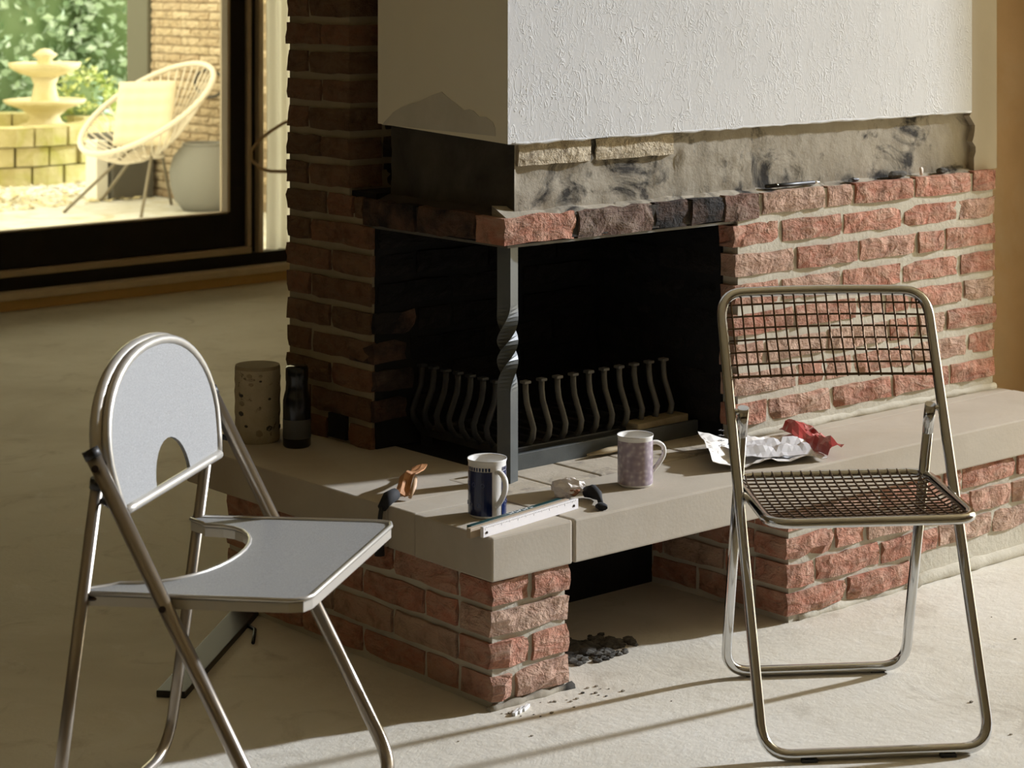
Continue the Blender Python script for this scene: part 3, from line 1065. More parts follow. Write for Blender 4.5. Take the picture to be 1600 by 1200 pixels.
for x, y in ((0.43, 0.45), (0.94, 0.45), (0.43, 0.743), (0.94, 0.743)):
    rel(MB().cham((x - 0.01, y - 0.01, Z0 - 0.004), (x + 0.01, y + 0.01, Z0 + 0.024), 0.002).build('foot', 'cast_iron'), gr)

ik = MB().cham((0.345, 0.392, Z0 - 0.001), (0.975, 0.402, Z0 + 0.036), 0.0015).build('iron_kerb', 'post_iron')
tag(ik, 'dark iron kerb strip standing across the hearth before the grate', 'kerb')
ab = MB().cham((-0.09, -0.025, 0), (0.09, 0.025, 0.05), 0.004).build('loose_brick', 'ash_brick', None, (0.87, 0.425, Z0), (0, 0, R(4)))
ab.location.y = 0.429
tag(ab, 'loose ash-covered firebrick on the hearth at the right end of the grate', 'brick')
st = MB().tube([(0.60, 0.372, Z0 + 0.010), (0.66, 0.368, Z0 + 0.0125), (0.72, 0.372, Z0 + 0.012), (0.80, 0.376, Z0 + 0.012)], [0.004, 0.010, 0.009, 0.006], 8, flat=(0.7, 1.1)).build('wood_splinter', 'stick')
tag(st, 'pale splinter of wood lying against the iron kerb', 'stick')

# ================================================================== right chair: chrome with wire grid
RCx, RCy, RCt = 0.504, -0.471, 2.533
rc = empty('wire_chair', (RCx, RCy, 0), RCt)
tag(rc, 'chrome folding chair with wire grid seat and back on the right', 'chair')
W_, A0, A1, ZT = 0.213, 0.227, 0.523, 0.794
al = lambda z: A0 - A1 * z
rt_ = 0.0105
BOW = 0.030
bowf = lambda u, z: -BOW * max(0, (1 - (u / W_) ** 2)) * min(1, max(0, (z - 0.55) / 0.15))
top = []
left_side = [(W_, al(0.011), 0.011), (W_, al(ZT), ZT)]
loop = [(0.0, al(0.011), 0.011), (-W_, al(0.011), 0.011), (-W_, al(ZT), ZT)]
for i in range(1, 8):
    u = -W_ + 2 * W_ * i / 8
    loop.append((u, al(ZT) + bowf(u, ZT), ZT))
loop += [(W_, al(ZT), ZT), (W_, al(0.011), 0.011), (0.0, al(0.011), 0.011)]


def fillet_big(pts, rad, idx, seg=8):
    P_ = [Vector(p) for p in pts]
    out = []
    for i, p in enumerate(P_):
        if i in idx:
            a, c = P_[i - 1], P_[i + 1]
            u, w = a - p, c - p
            r1 = min(rad, u.length * 0.9); r2 = min(rad, w.length * 0.9)
            p0, p1 = p + u.normalized() * r1, p + w.normalized() * r2
            for k in range(seg + 1):
                t = k / seg
                out.append(p0 * (1 - t) ** 2 + p * 2 * t * (1 - t) + p1 * t * t)
        else:
            out.append(p)
    return out


n_l = len(loop)
lp = fillet_big(loop, 0.055, {1, 2, n_l - 3, n_l - 2})
MB().tube(lp[:-1], rt_, 12, closed=True).build('front_leg_frame', 'chrome', rc)
B0, B1, WB, ZJ = -0.257, 0.311, 0.212 - 0.024, 0.579
bl = lambda z: B0 + B1 * z
lp = fillet_big([(WB, bl(ZJ), ZJ), (WB, bl(0.011), 0.011), (0, bl(0.011), 0.011), (-WB, bl(0.011), 0.011), (-WB, bl(ZJ), ZJ)], 0.055, {1, 3})
MB().tube(lp, rt_, 12).build('rear_leg_frame', 'chrome', rc)
for s in (1, -1):
    MB().tube([(s * (WB - 0.004), bl(ZJ), ZJ), (s * (W_ + 0.004), al(ZJ), ZJ)], 0.006, 8).build('hinge_pin', 'chrome', rc)
    MB().tube([(s * WB, bl(ZJ - 0.05), ZJ - 0.05), (s * WB, bl(ZJ + 0.008), ZJ + 0.008)], 0.0115, 10).build('hinge_sleeve', 'chrome', rc)
# rubber feet
for u in (-0.13, 0.13):
    MB().cham((u - 0.015, al(0) - 0.008, 0.0), (u + 0.015, al(0) + 0.008, 0.006), 0.001).build('foot_pad', 'black_plastic', rc)
    MB().cham((u - 0.015, bl(0) - 0.008, 0.0), (u + 0.015, bl(0) + 0.008, 0.006), 0.001).build('foot_pad', 'black_plastic', rc)
# seat rim, slightly dished
SF, SR, ZF, ZR, WS = 0.198, -0.138, 0.428, 0.437, 0.196


def seat_z(v):
    t = (v - SR) / (SF - SR)
    return ZR + (ZF - ZR) * t - 0.012 * math.sin(math.pi * min(1, max(0, t)))


rim = [(WS, SF, ZF), (WS, SR, ZR), (-WS, SR, ZR), (-WS, SF, ZF)]
rimc = fillet_big([(0, SF, ZF)] + rim + [(0, SF, ZF)], 0.05, {1, 2, 3, 4})
seat = MB().tube(rimc[:-1], 0.0095, 12, closed=True).build('seat', 'chrome', rc)


def wire(pts, parent, r=0.0019):
    return MB().tube(pts, r, 6).build('wire', 'wire_dark', parent)


for i in range(1, 20):        # front to back
    u = -WS + 2 * WS * i / 20
    wire([(u, SF - 0.001 - (0.02 if abs(u) > WS - 0.025 else 0), ZF + 0.008)] + [(u, SF + (SR - SF) * k / 8, seat_z(SF + (SR - SF) * k / 8) + 0.002) for k in range(1, 8)] + [(u, SR + 0.001 + (0.02 if abs(u) > WS - 0.025 else 0), ZR + 0.008)], seat)
for i in range(1, 17):        # side to side
    v = SF + (SR - SF) * i / 17
    hw = WS + 0.002 - (0.014 if i in (1, 16) else 0)
    wire([(-hw, v, seat_z(v) + 0.008), (-WS * 0.9, v, seat_z(v) - 0.001), (0, v, seat_z(v) - 0.002), (WS * 0.9, v, seat_z(v) - 0.001), (hw, v, seat_z(v) + 0.008)], seat)
zs_ = 0.437
for s in (1, -1):
    MB().tube([(s * (WS - 0.004), al(zs_ - 0.012), zs_ - 0.012), (s * (W_ + 0.003), al(zs_ - 0.012), zs_ - 0.012)], 0.006, 8).build('pivot_pin', 'chrome', rc)
    MB().tube([(s * (WS - 0.002), SR + 0.02, ZR - 0.004), (s * WB, bl(ZR), ZR - 0.004)], 0.005, 8).build('pivot_pin', 'chrome', rc)
# backrest grid
ZB = 0.640
back = MB().tube([(-W_ + 2 * W_ * i / 16, al(ZB) + bowf(-W_ + 2 * W_ * i / 16, ZB), ZB) for i in range(17)], 0.0028, 8).build('backrest', 'wire_dark', rc)
for i in range(1, 7):
    z = ZB + (ZT - 0.012 - ZB) * i / 6.5
    wire([(-W_ + 2 * W_ * k / 16, al(z) + bowf(-W_ + 2 * W_ * k / 16, z), z) for k in range(17)], back, 0.0021)
for i in range(1, 19):
    u = -W_ + 2 * W_ * i / 19
    zt_ = ZT + 0.008 - (0.02 if i in (1, 18) else 0)
    wire([(u, al(z) + bowf(u, z) + 0.002, z) for z in [ZB - 0.003 + (zt_ - ZB + 0.003) * k / 5 for k in range(6)]], back, 0.0019)

# ================================================================== left chair: grey panel folding chair
LCx, LCy, LCt = -0.665, -0.145, 3.772
lc = empty('panel_chair', (LCx, LCy, 0), LCt)
tag(lc, 'light grey folding chair with rounded solid back and cut-out on the left', 'chair')
WL, LA0, LA1 = 0.263, 0.19, 0.53
la = lambda z: LA0 - LA1 * z
LB0, LB1, WLB = -0.247, 0.137, 0.252
lb = lambda z: LB0 + LB1 * z
ZTA = 0.672
lp = fillet_big([(WL, la(ZTA), ZTA), (WL, la(0.012), 0.012), (0, la(0.012), 0.012), (-WL, la(0.012), 0.012), (-WL, la(ZTA), ZTA)], 0.07, {1, 3})
MB().tube(lp, 0.0125, 12).build('front_leg_frame', 'chair_leg', lc)
lp = fillet_big([(WLB, lb(0.625), 0.625), (WLB, lb(0.012), 0.012), (0, lb(0.012), 0.012), (-WLB, lb(0.012), 0.012), (-WLB, lb(0.625), 0.625)], 0.08, {1, 3})
MB().tube(lp, 0.0105, 12).build('rear_leg_frame', 'chair_leg', lc)
for s in (1, -1):
    MB().tube([(s * WL, la(ZTA - 0.006), ZTA - 0.006), (s * WL, la(ZTA + 0.008), ZTA + 0.008)], 0.0138, 12).build('end_cap', 'chair_dark', lc)
    MB().tube([(s * (WL - 0.03), la(0.652), 0.652), (s * (WL + 0.0135), la(0.652), 0.652)], 0.006, 10).build('rivet', 'rivet', lc)
    MB().tube([(s * (WLB - 0.004), lb(0.60), 0.60), (s * (WL + 0.002), la(0.585), 0.585)], 0.005, 8).build('hinge_link', 'chair_dark', lc)
    MB().tube([(s * WLB, lb(0.615), 0.615), (s * WLB, lb(0.632), 0.632)], 0.0125, 10).build('end_cap', 'chair_dark', lc)
    MB().tube([(s * (WL - 0.02), la(0.436), 0.436), (s * (WL + 0.0145), la(0.436), 0.436)], 0.0055, 10).build('rivet', 'rivet', lc)
for u in (-0.16, 0.16):
    MB().cham((u - 0.016, la(0) - 0.009, 0.0), (u + 0.016, la(0) + 0.009, 0.006), 0.001).build('foot_pad', 'chair_dark', lc)
    MB().cham((u - 0.016, lb(0) - 0.009, 0.0), (u + 0.016, lb(0) + 0.009, 0.006), 0.001).build('foot_pad', 'chair_dark', lc)

# backrest: horseshoe panel with rim
P0, P1 = -0.034, 0.176
pv = lambda z: P0 - P1 * z
ZPB, ZPT, WPB, WPM, ZPM = 0.572, 0.806, 0.214, 0.236, 0.650
arch = [(WPB, ZPB), (WPB + 0.012, ZPB + 0.03), (WPM - 0.004, ZPB + 0.055)]
for i in range(25):
    a = math.pi * i / 24
    ca, sa = math.cos(a), math.sin(a)
    arch.append((WPM * math.copysign(abs(ca) ** 0.92, ca), ZPM + (ZPT - ZPM) * sa ** 0.92))
arch += [(-WPM + 0.004, ZPB + 0.055), (-WPB - 0.012, ZPB + 0.03), (-WPB, ZPB)]
cut = [(0.076 * math.cos(math.pi - math.pi * i / 14), ZPB + 0.072 * math.sin(math.pi * i / 14)) for i in range(15)]
outline = arch + cut
nrm_p = Vector((0, 1, P1)).normalized()


def p3(p, d):
    return tuple(Vector((p[0], pv(p[1]), p[1])) + nrm_p * d)


def plate(outer, to3, d0, d1, mi=0):
    """flat plate from a concave outline, triangulated by bmesh"""
    bm = bmesh.new()
    bot = [bm.verts.new(to3(p, d0)) for p in outer]
    top_ = [bm.verts.new(to3(p, d1)) for p in outer]
    n = len(outer)
    for tri in tessellate_polygon([[Vector((p[0], p[1], 0)) for p in outer]]):
        bm.faces.new([bot[i] for i in tri])
        bm.faces.new([top_[i] for i in reversed(tri)])
    for i in range(n):
        bm.faces.new((bot[i], top_[i], top_[(i + 1) % n], bot[(i + 1) % n]))
    return bm


bkp = MB().bm(plate(outline, p3, -0.003, 0.003)).build('backrest', 'chair_mesh', lc)
MB().tube([p3(p, 0.0) for p in arch], 0.0085, 10, flat=(1, 1)).build('back_rim', 'chair_metal', bkp)
rimb = MB()
rimb.tube([p3((p[0] * 1.025, p[1] + (0.004 if p[1] > ZPM else 0)), -0.016) for p in arch[1:-1]], 0.0105, 10)
rimb.build('back_band', 'chair_metal', bkp)
MB().tube([p3((WPB - 2 * WPB * i / 12, ZPB - 0.002), 0.002) for i in range(13)], 0.0085, 10).build('bottom_rail', 'chair_metal', bkp)

# seat: straight sides and front, deep round notch at the back
S0, S1, SW, SZ = -0.195, 0.190, 0.250, 0.445
nf_ = 0.02
so = [(SW, S0 + 0.0)]
so += [(SW, S1 - 0.03), (SW - 0.008, S1 - 0.008), (SW - 0.03, S1)]
so += [(-SW + 0.03, S1), (-SW + 0.008, S1 - 0.008), (-SW, S1 - 0.03)]
so += [(-SW, S0)]
notch = [(-SW + 0.02, S0 + 0.002), (-0.205, S0 + 0.035)]
for i in range(17):
    a = math.pi * i / 16
    notch.append((-0.19 * math.cos(a), S0 + 0.045 + 0.135 * math.sin(a) ** 0.8))
notch += [(0.205, S0 + 0.035), (SW - 0.02, S0 + 0.002)]
seat_out = so + notch
stilt = lambda v: 0.012 * (v - S0) / (S1 - S0)
s3 = lambda p, d: (p[0], p[1], SZ + stilt(p[1]) + d)
sl = MB().bm(plate(seat_out, s3, -0.005, 0.0)).build('seat', 'chair_mesh', lc)
edge_ = so + notch
sk = MB()
ring_o = [s3(p, -0.013) for p in edge_]
m_ = len(ring_o)
vv = []
cxs = (0.0, 0.02)
for p in edge_:
    vv.append(s3(p, 0.0025))
    vv.append(s3(p, -0.020))
ff = [(2 * i, 2 * i + 1, (2 * i + 3) % (2 * m_), (2 * i + 2) % (2 * m_)) for i in range(m_)]
sk.add(vv, ff)
sk.tube([s3(p, 0.0005) for p in edge_], 0.0035, 8, closed=True)
sk.build('seat_rim', 'chair_metal', sl)
for s in (1, -1):
    MB().tube([(s * (SW - 0.002), la(0.436), 0.436), (s * (WL + 0.004), la(0.436), 0.436)], 0.0045, 8).build('pivot_pin', 'chair_metal', lc)
    MB().tube([(s * (SW - 0.004), S0 + 0.03, SZ - 0.008), (s * WLB, lb(SZ), SZ - 0.008)], 0.0045, 8).build('pivot_pin', 'rivet', lc)

# ================================================================== things on the hearth


def mug(name, loc, rz, r, h, mats, label, kind):
    root = empty(name, loc, rz)
    tag(root, label, 'mug', 'mugs on the hearth')
    wall = 0.0032
    b = MB()
    b.lathe([(0.0, 0.0), (r * 0.90, 0.0), (r * 0.97, 0.003), (r, 0.008), (r, h - 0.014), (r * 1.005, h - 0.007), (r * 1.05, h - 0.001), (r * 1.045, h + 0.001),
             (r * 0.985, h - 0.002), (r - wall, h - 0.012), (r - wall, 0.008), (0.0, 0.007)], 40)
    body = b.build('body', mats[0], root)
    if kind == 'blue':
        g = MB()
        for i in range(40):     # blue glaze wraps round but leaves a white stripe at the handle
            a0, a1 = 0.30 + i * (2 * math.pi - 0.60) / 40, 0.30 + (i + 1) * (2 * math.pi - 0.60) / 40
            rr = r + 0.0006
            g.add([(rr * math.cos(a0), rr * math.sin(a0), 0.006), (rr * math.cos(a1), rr * math.sin(a1), 0.006), (rr * math.cos(a1), rr * math.sin(a1), h - 0.021), (rr * math.cos(a0), rr * math.sin(a0), h - 0.021)], [(0, 1, 2, 3)], 0, True)
        g.build('blue_band', mats[1], body)
        t = MB()
        for i in range(0, 34):
            a0 = 0.34 + i * (2 * math.pi - 0.68) / 34
            a1 = a0 + 0.10
            rr = r + 0.0008
            for mi, (za, zb) in ((0, (h - 0.020, h - 0.013)),):
                t.add([(rr * math.cos(a0), rr * math.sin(a0), za), (rr * math.cos(a1), rr * math.sin(a1), za), (rr * math.cos(a1), rr * math.sin(a1), zb), (rr * math.cos(a0), rr * math.sin(a0), zb)], [(0, 1, 2, 3)], mi)
        t.build('dotted_border', 'mug_blue', body)['kind'] = 'stuff'
        rr_ = random.Random(2)
        fl_ = MB()
        for i in range(10):
            a = 0.6 + i * 0.52
            for zc in (0.028, 0.068):
                rr = r + 0.0011
                q = []
                for k in range(8):
                    t_ = 2 * math.pi * k / 8
                    aa = a + 0.10 * math.cos(t_) + (0.2 if zc > 0.05 else 0)
                    q.append((rr * math.cos(aa), rr * math.sin(aa), zc + 0.0042 * math.sin(t_)))
                fl_.tube(q, 0.0004, 4, closed=True)
        fl_.build('flower_motif', 'mug_blue_light', body)['kind'] = 'stuff'
    else:
        g = MB()
        g.lathe([(r + 0.0006, 0.006), (r + 0.0006, h - 0.010)], 40)
        g.build('floral_print', mats[1], body)
    hd_ = MB()
    pts = fillet([(r - 0.002, 0, h * 0.80), (r + 0.012, 0, h * 0.83), (r + 0.030, 0, h * 0.74), (r + 0.031, 0, h * 0.55), (r + 0.014, 0, h * 0.34), (r - 0.002, 0, h * 0.22)], 0.012, 4)
    hd_.tube(pts, 0.0048, 10, flat=(1.0, 1.35), up=(1, 0, 0.3))
    hd_.build('handle', 'porcelain', root)
    dk = MB()
    dk.lathe([(0.0, h * 0.12), (r - wall, h * 0.12)], 32)
    dk.build('drink_rest', 'porcelain_tea', root)
    return root


mug('mug', (0.105, 0.137, Z0), R(-98), 0.0385, 0.116, ('porcelain', 'mug_blue'), 'dark blue patterned mug with white handle stripe beside the folding rule', 'blue')
mug('mug', (0.512, 0.127, Z0), R(-20), 0.0375, 0.108, ('porcelain', 'mug_floral'), 'mauve floral mug with white handle standing near the newspaper', 'floral')

# folding rule: two limbs side by side
fr_ = empty('folding_rule', (0.125, 0.045, Z0), R(9.5))
tag(fr_, 'white folding rule with dark green printed edge beside the blue mug', 'ruler')
MB().cham((-0.145, -0.016, 0.0), (0.155, -0.008, 0.021), 0.001).build('limb', 'rule_white', fr_)
MB().cham((-0.150, 0.0105, 0.0), (0.135, 0.023, 0.020), 0.001).build('limb', 'rule_green', fr_)
MB().cham((-0.165, 0.000, 0.0), (0.145, 0.010, 0.0195), 0.001).build('limb', 'rule_wood', fr_)
tk = MB()
for i in range(58):
    x = -0.14 + i * 0.005
    hgt = 0.0065 if i % 10 == 0 else (0.0045 if i % 5 == 0 else 0.003)
    tk.box((x, -0.0163, 0.0205 - hgt), (x + 0.0007, -0.0159, 0.0202))
tk.build('tick_marks', 'ink_grey', fr_)
for x in (-0.135, 0.14):
    MB().tube([(x, -0.0175, 0.009), (x, -0.008, 0.009)], 0.0026, 10).build('rivet', 'rivet', fr_)
lw = MB()
for i in range(7):
    x = -0.03 + i * 0.011
    lw.box((x, 0.0125, 0.0198), (x + 0.002, 0.0205, 0.0204))
    lw.box((x + 0.002, 0.0125 + 0.005 * (i % 2), 0.0198), (x + 0.007, 0.0145 + 0.005 * (i % 2), 0.0204))
lw.build('lettering', 'print_white', fr_)


def crumple(name, size, seed, mat, sub=3, amt=0.45, freq=2.2):
    bm = bmesh.new()
    bmesh.ops.create_icosphere(bm, subdivisions=sub, radius=1)
    off = Vector((seed * 7.1, seed * 3.3, 0))
    for v in bm.verts:
        n = mnoise.noise(v.co * freq + off) + 0.6 * abs(mnoise.noise(v.co * freq * 2.3 + off)) - 0.2
        c = v.co * (1 + amt * n)
        v.co = Vector((c.x * size[0], c.y * size[1], c.z * size[2]))
    zmin = min(v.co.z for v in bm.verts)
    for v in bm.verts:
        v.co.z -= zmin
    m = MB().bm(bm)
    return m


cr = crumple(None, (0.034, 0.019, 0.021), 4, None).build('crumpled_tissue', 'tissue', None, (0.325, 0.135, Z0), (0, 0, R(-38)))
tag(cr, 'crumpled white tissue lying on the hearth between the two mugs', 'tissue')
crumple(None, (0.012, 0.008, 0.009), 9, None, 2).build('rust_stain', 'tissue_rust', cr, (0.012, -0.013, 0.006))
sp = MB()
sp.tube([(0.352, 0.112, Z0 + 0.012), (0.358, 0.095, Z0 + 0.016), (0.352, 0.078, Z0 + 0.014), (0.34, 0.055, Z0 + 0.012), (0.325, 0.035, Z0 + 0.007)], [0.012, 0.016, 0.013, 0.006, 0.0055], 10, flat=(0.9, 1.0))
sp.tube([(0.325, 0.035, Z0 + 0.007), (0.312, 0.020, Z0 + 0.007), (0.305, 0.008, Z0 + 0.006)], [0.0055, 0.011, 0.009], 10, flat=(0.6, 1.2))
so_ = sp.build('brush', 'black_rag')
tag(so_, 'small black bristle brush lying at the edge of the hearth slab', 'brush')

# newspaper / wrapper with a red packet
def sheet(name, corners, nx, ny, amp, seed, thick, mat, lift=None):
    c = [Vector(p) for p in corners]
    vv, ff = [], []
    for j in range(ny + 1):
        for i in range(nx + 1):
            s, t = i / nx, j / ny
            p = c[0] * (1 - s) * (1 - t) + c[1] * s * (1 - t) + c[2] * s * t + c[3] * (1 - s) * t
            q = Vector((s * 3.1 + seed, t * 2.4, seed * 1.7))
            z = amp * (abs(mnoise.noise(q)) + 0.5 * abs(mnoise.noise(q * 2.3)))
            if lift:
                z += lift(s, t)
            vv.append(p + Vector((0.2 * z * mnoise.noise(q + Vector((9, 0, 0))), 0.2 * z, z)))
    n1 = len(vv)
    vv += [v + Vector((0, 0, -thick)) for v in vv]
    w = nx + 1
    for j in range(ny):
        for i in range(nx):
            a = j * w + i
            ff.append((a, a + 1, a + w + 1, a + w))
            ff.append((n1 + a, n1 + a + w, n1 + a + w + 1, n1 + a + 1))
    b = [i for i in range(w)] + [j * w + nx for j in range(1, ny + 1)] + [ny * w + i for i in range(nx - 1, -1, -1)] + [j * w for j in range(ny - 1, 0, -1)]
    for k in range(len(b)):
        k2 = (k + 1) % len(b)
        ff.append((b[k], n1 + b[k], n1 + b[k2], b[k2]))
    return MB().add(vv, ff, 0, False)


zt_h = Z0 + 0.004
npv = empty('newspaper', (0.90, 0.15, Z0))
tag(npv, 'crumpled sheet of newspaper spread on the hearth behind the wire chair', 'newspaper')
m_ = sheet('sheet', [(0.715, 0.088, zt_h), (0.995, 0.004, zt_h), (1.12, 0.215, zt_h), (0.865, 0.275, zt_h)], 18, 12, 0.022, 3.0, 0.0012, None,
           lambda s, t: 0.030 * max(0, (0.22 - s) / 0.22) ** 1.2 * (0.5 + 0.5 * math.sin(t * 2.6)) + 0.030 * max(0, t - 0.72) * (1 - s))
rel(m_.build('sheet', 'wrap_paper'), npv)
m_ = sheet('sheet', [(0.80, 0.085, zt_h + 0.014), (0.98, 0.030, zt_h + 0.010), (1.045, 0.15, zt_h + 0.010), (0.87, 0.195, zt_h + 0.016)], 14, 9, 0.014, 8.0, 0.0012, None,
           lambda s, t: 0.012 * math.sin(t * 6.0) ** 2)
rel(m_.build('sheet', 'wrap_grey'), npv)
pr_ = MB()
rp_ = random.Random(17)
for i in range(16):
    s = rp_.uniform(0.05, 0.9); t = rp_.uniform(0.72, 0.95)
c_ = [Vector((0.755, 0.118, zt_h)), Vector((0.88, 0.24, zt_h))]
for row in range(2):
    for k in range(6):
        p = c_[0].lerp(c_[1], (k + 0.5) / 6.5) + Vector((0.015 + row * 0.028, -0.008 * row, 0.040 - row * 0.012 + 0.006 * (k % 2)))
        pr_.box((p.x, p.y, p.z), (p.x + 0.010, p.y + 0.002, p.z + 0.0008))
        pr_.box((p.x, p.y + 0.008, p.z), (p.x + 0.010, p.y + 0.010, p.z + 0.0008))
        if k % 2:
            pr_.box((p.x, p.y, p.z), (p.x + 0.002, p.y + 0.010, p.z + 0.0008))
rel(pr_.build('printed_letters', 'ink_grey'), npv)
rd = empty('red_packet', (1.06, 0.10, Z0))
tag(rd, 'torn glossy red packet lying beside the newspaper on the hearth', 'packet')
m_ = sheet('foil', [(0.992, 0.000, zt_h), (1.048, 0.000, zt_h + 0.012), (1.185, 0.250, zt_h + 0.010), (1.105, 0.250, zt_h + 0.004)], 6, 14, 0.020, 5.0, 0.0015, None,
           lambda s, t: 0.022 * math.sin(s * math.pi) * (0.5 + 0.5 * math.sin(t * 9)))
rel(m_.build('foil', 'wrap_red'), rd)
m_ = sheet('foil', [(1.022, 0.022, zt_h + 0.020), (1.046, 0.028, zt_h + 0.026), (1.092, 0.11, zt_h + 0.026), (1.062, 0.11, zt_h + 0.026)], 4, 6, 0.010, 6.0, 0.0015, None)
rel(m_.build('label', 'wrap_pink'), rd)
m_ = sheet('foil', [(1.118, 0.175, zt_h + 0.020), (1.142, 0.175, zt_h + 0.024), (1.160, 0.226, zt_h + 0.022), (1.132, 0.226, zt_h + 0.022)], 4, 4, 0.008, 7.0, 0.0015, None)
rel(m_.build('label', 'wrap_pink'), rd)

# drilled concrete core and dark bottle by the pillar
co = empty('concrete_core', (0.150, 1.030, Z0 - 0.001))
tag(co, 'drilled cylinder of pitted concrete standing on the hearth end', 'concrete core')
cc = MB()
prof = [(0.0, 0.0), (0.050, 0.0)] + [(0.0535 + RB.uniform(-0.0012, 0.0012), 0.004 + i * 0.0128) for i in range(14)] + [(0.052, 0.178), (0.0, 0.180)]
cc.lathe(prof[1:-2], 36, 0)
cc.lathe([(prof[-3][0], prof[-3][1]), (0.052, 0.178), (0.0, 0.179)], 36, 1, smooth=False)
cc.lathe([(0.0, 0.0), (0.050, 0.0)], 36, 0)
cc.build('cylinder_body', ['core_concrete', 'cut_concrete'], co)
rp_ = random.Random(40)
for i in range(16):
    a = rp_.uniform(R(170), R(330)); z = rp_.uniform(0.02, 0.165); s = rp_.uniform(0.003, 0.007)
    bm = bmesh.new()
    bmesh.ops.create_icosphere(bm, subdivisions=1, radius=1)
    for v in bm.verts:
        v.co = Vector((v.co.x * 0.0012, v.co.y * s * 1.4, v.co.z * s))
    MB().bm(bm).build('pebble', 'cut_concrete' if i % 2 else 'rubble', co, (0.0535 * math.cos(a), 0.0535 * math.sin(a), z), (0, 0, a))
bo = empty('bottle', (0.182, 0.915, Z0 - 0.001), R(45))
tag(bo, 'dark bottle with grey lower label standing against the brick pillar', 'bottle')
MB().lathe([(0.0, 0.0), (0.029, 0.0), (0.0325, 0.004), (0.0325, 0.108), (0.030, 0.120), (0.0265, 0.132), (0.0255, 0.150), (0.0265, 0.156), (0.0265, 0.182), (0.024, 0.187), (0.0, 0.187)], 28).build('body', 'bottle_dark', bo)
MB().lathe([(0.0329, 0.022), (0.0329, 0.066)], 28).build('label_band', 'bottle_label', bo)

# tan strap with black grip hanging over the slab edge
tp = empty('leather_strap', (0.05, 0.36, Z0))
tag(tp, 'tan leather offcut with black grip hanging over the hearth edge', 'tool')
m_ = sheet('x', [(0.035, 0.350, Z0 + 0.010), (0.060, 0.335, Z0 + 0.008), (0.235, 0.498, Z0 + 0.034), (0.195, 0.500, Z0 + 0.030)], 3, 10, 0.012, 2.0, 0.003, None, lambda s, t: 0.014 * math.sin(t * 5))
rel(m_.build('leather', 'leather_tan'), tp)
rel(MB().tube([(0.062, 0.336, Z0 + 0.006), (0.085, 0.352, Z0 + 0.022), (0.105, 0.372, Z0 + 0.034)], [0.004, 0.006, 0.004], 8).build('wood_sliver', 'wood_pale'), tp)
rel(MB().tube([(0.035, 0.352, Z0 + 0.014), (0.010, 0.342, Z0 + 0.012), (-0.012, 0.335, Z0 - 0.004)], [0.013, 0.014, 0.010], 10).build('ferrule', 'black_rag'), tp)
rel(MB().tube(fillet([(-0.008, 0.338, Z0 + 0.004), (-0.018, 0.334, Z0 - 0.02), (-0.020, 0.333, Z0 - 0.10)], 0.02), [0.005] * 8 + [0.011], 10).build('grip', 'black_plastic'), tp)

# pen and scraps on the brick ledge
pen = empty('pen', (1.20, 0.304, LT + 0.011))
tag(pen, 'black ballpoint pen lying on the brick ledge under the hood', 'pen')
rel(MB().tube([(1.115, 0.303, LT + 0.012), (1.285, 0.301, LT + 0.011)], 0.0048, 10).build('barrel', 'black_plastic'), pen)
rel(MB().tube([(1.285, 0.301, LT + 0.011), (1.305, 0.3005, LT + 0.011)], [0.0045, 0.001], 10).build('tip', 'print_white'), pen)
rel(MB().tube([(1.150, 0.303, LT + 0.0122), (1.156, 0.303, LT + 0.0122)], 0.0052, 10).build('ring', 'chrome'), pen)
for x, sz, mt, lab in ((1.43, (0.020, 0.006, 0.006), 'black_plastic', 'small black plastic clip on the brick ledge, nearest the pen'),
                       (1.60, (0.040, 0.010, 0.009), 'rubble', 'dark flat lump of mortar on the brick ledge'),
                       (1.695, (0.007, 0.005, 0.012), 'tissue', 'tiny white shard standing on the brick ledge'),
                       (1.78, (0.022, 0.008, 0.008), 'rubble', 'dark crumbs of mortar at the right end of the brick ledge')):
    o = crumple(None, sz, x * 3, None, 2).build('debris', mt, None, (x, 0.300, LT + 0.002))
    tag(o, lab, 'debris')

# ================================================================== things on the floor
bb = MB().cham((-0.30, -0.030, 0.0), (0.30, 0.030, 0.014), 0.002).build('metal_strip', 'black_plastic', None, (-0.205, 0.672, 0.0), (0, 0, R(41)))
tag(bb, 'long flat black strip lying on the floor behind the grey chair', 'strip')
cd = MB().tube([(0.0 - 0.03, 0.80, 0.004), (-0.055, 0.77, 0.004), (-0.06, 0.73, 0.004), (-0.085, 0.695, 0.004), (-0.115, 0.655, 0.004)], 0.004, 8).build('cord', 'black_plastic')
tag(cd, 'short black cord on the floor beside the brick base', 'cord')
for i in range(3):
    p = MB().cham((-0.004, -0.016, 0.0), (0.004, 0.016, 0.006), 0.001).build('plastic_wedge', 'print_white', None, (0.030 + i * 0.0155, -0.040 + i * 0.004, 0.0), (0, 0, R(-60)))
    tag(p, ('leftmost of three small white plastic wedges by the brick pier foot', 'middle one of three small white plastic wedges by the brick pier foot', 'rightmost of three small white plastic wedges by the brick pier foot')[i], 'wedge', 'white wedges at the pier')
ru = MB()
rr_ = random.Random(50)
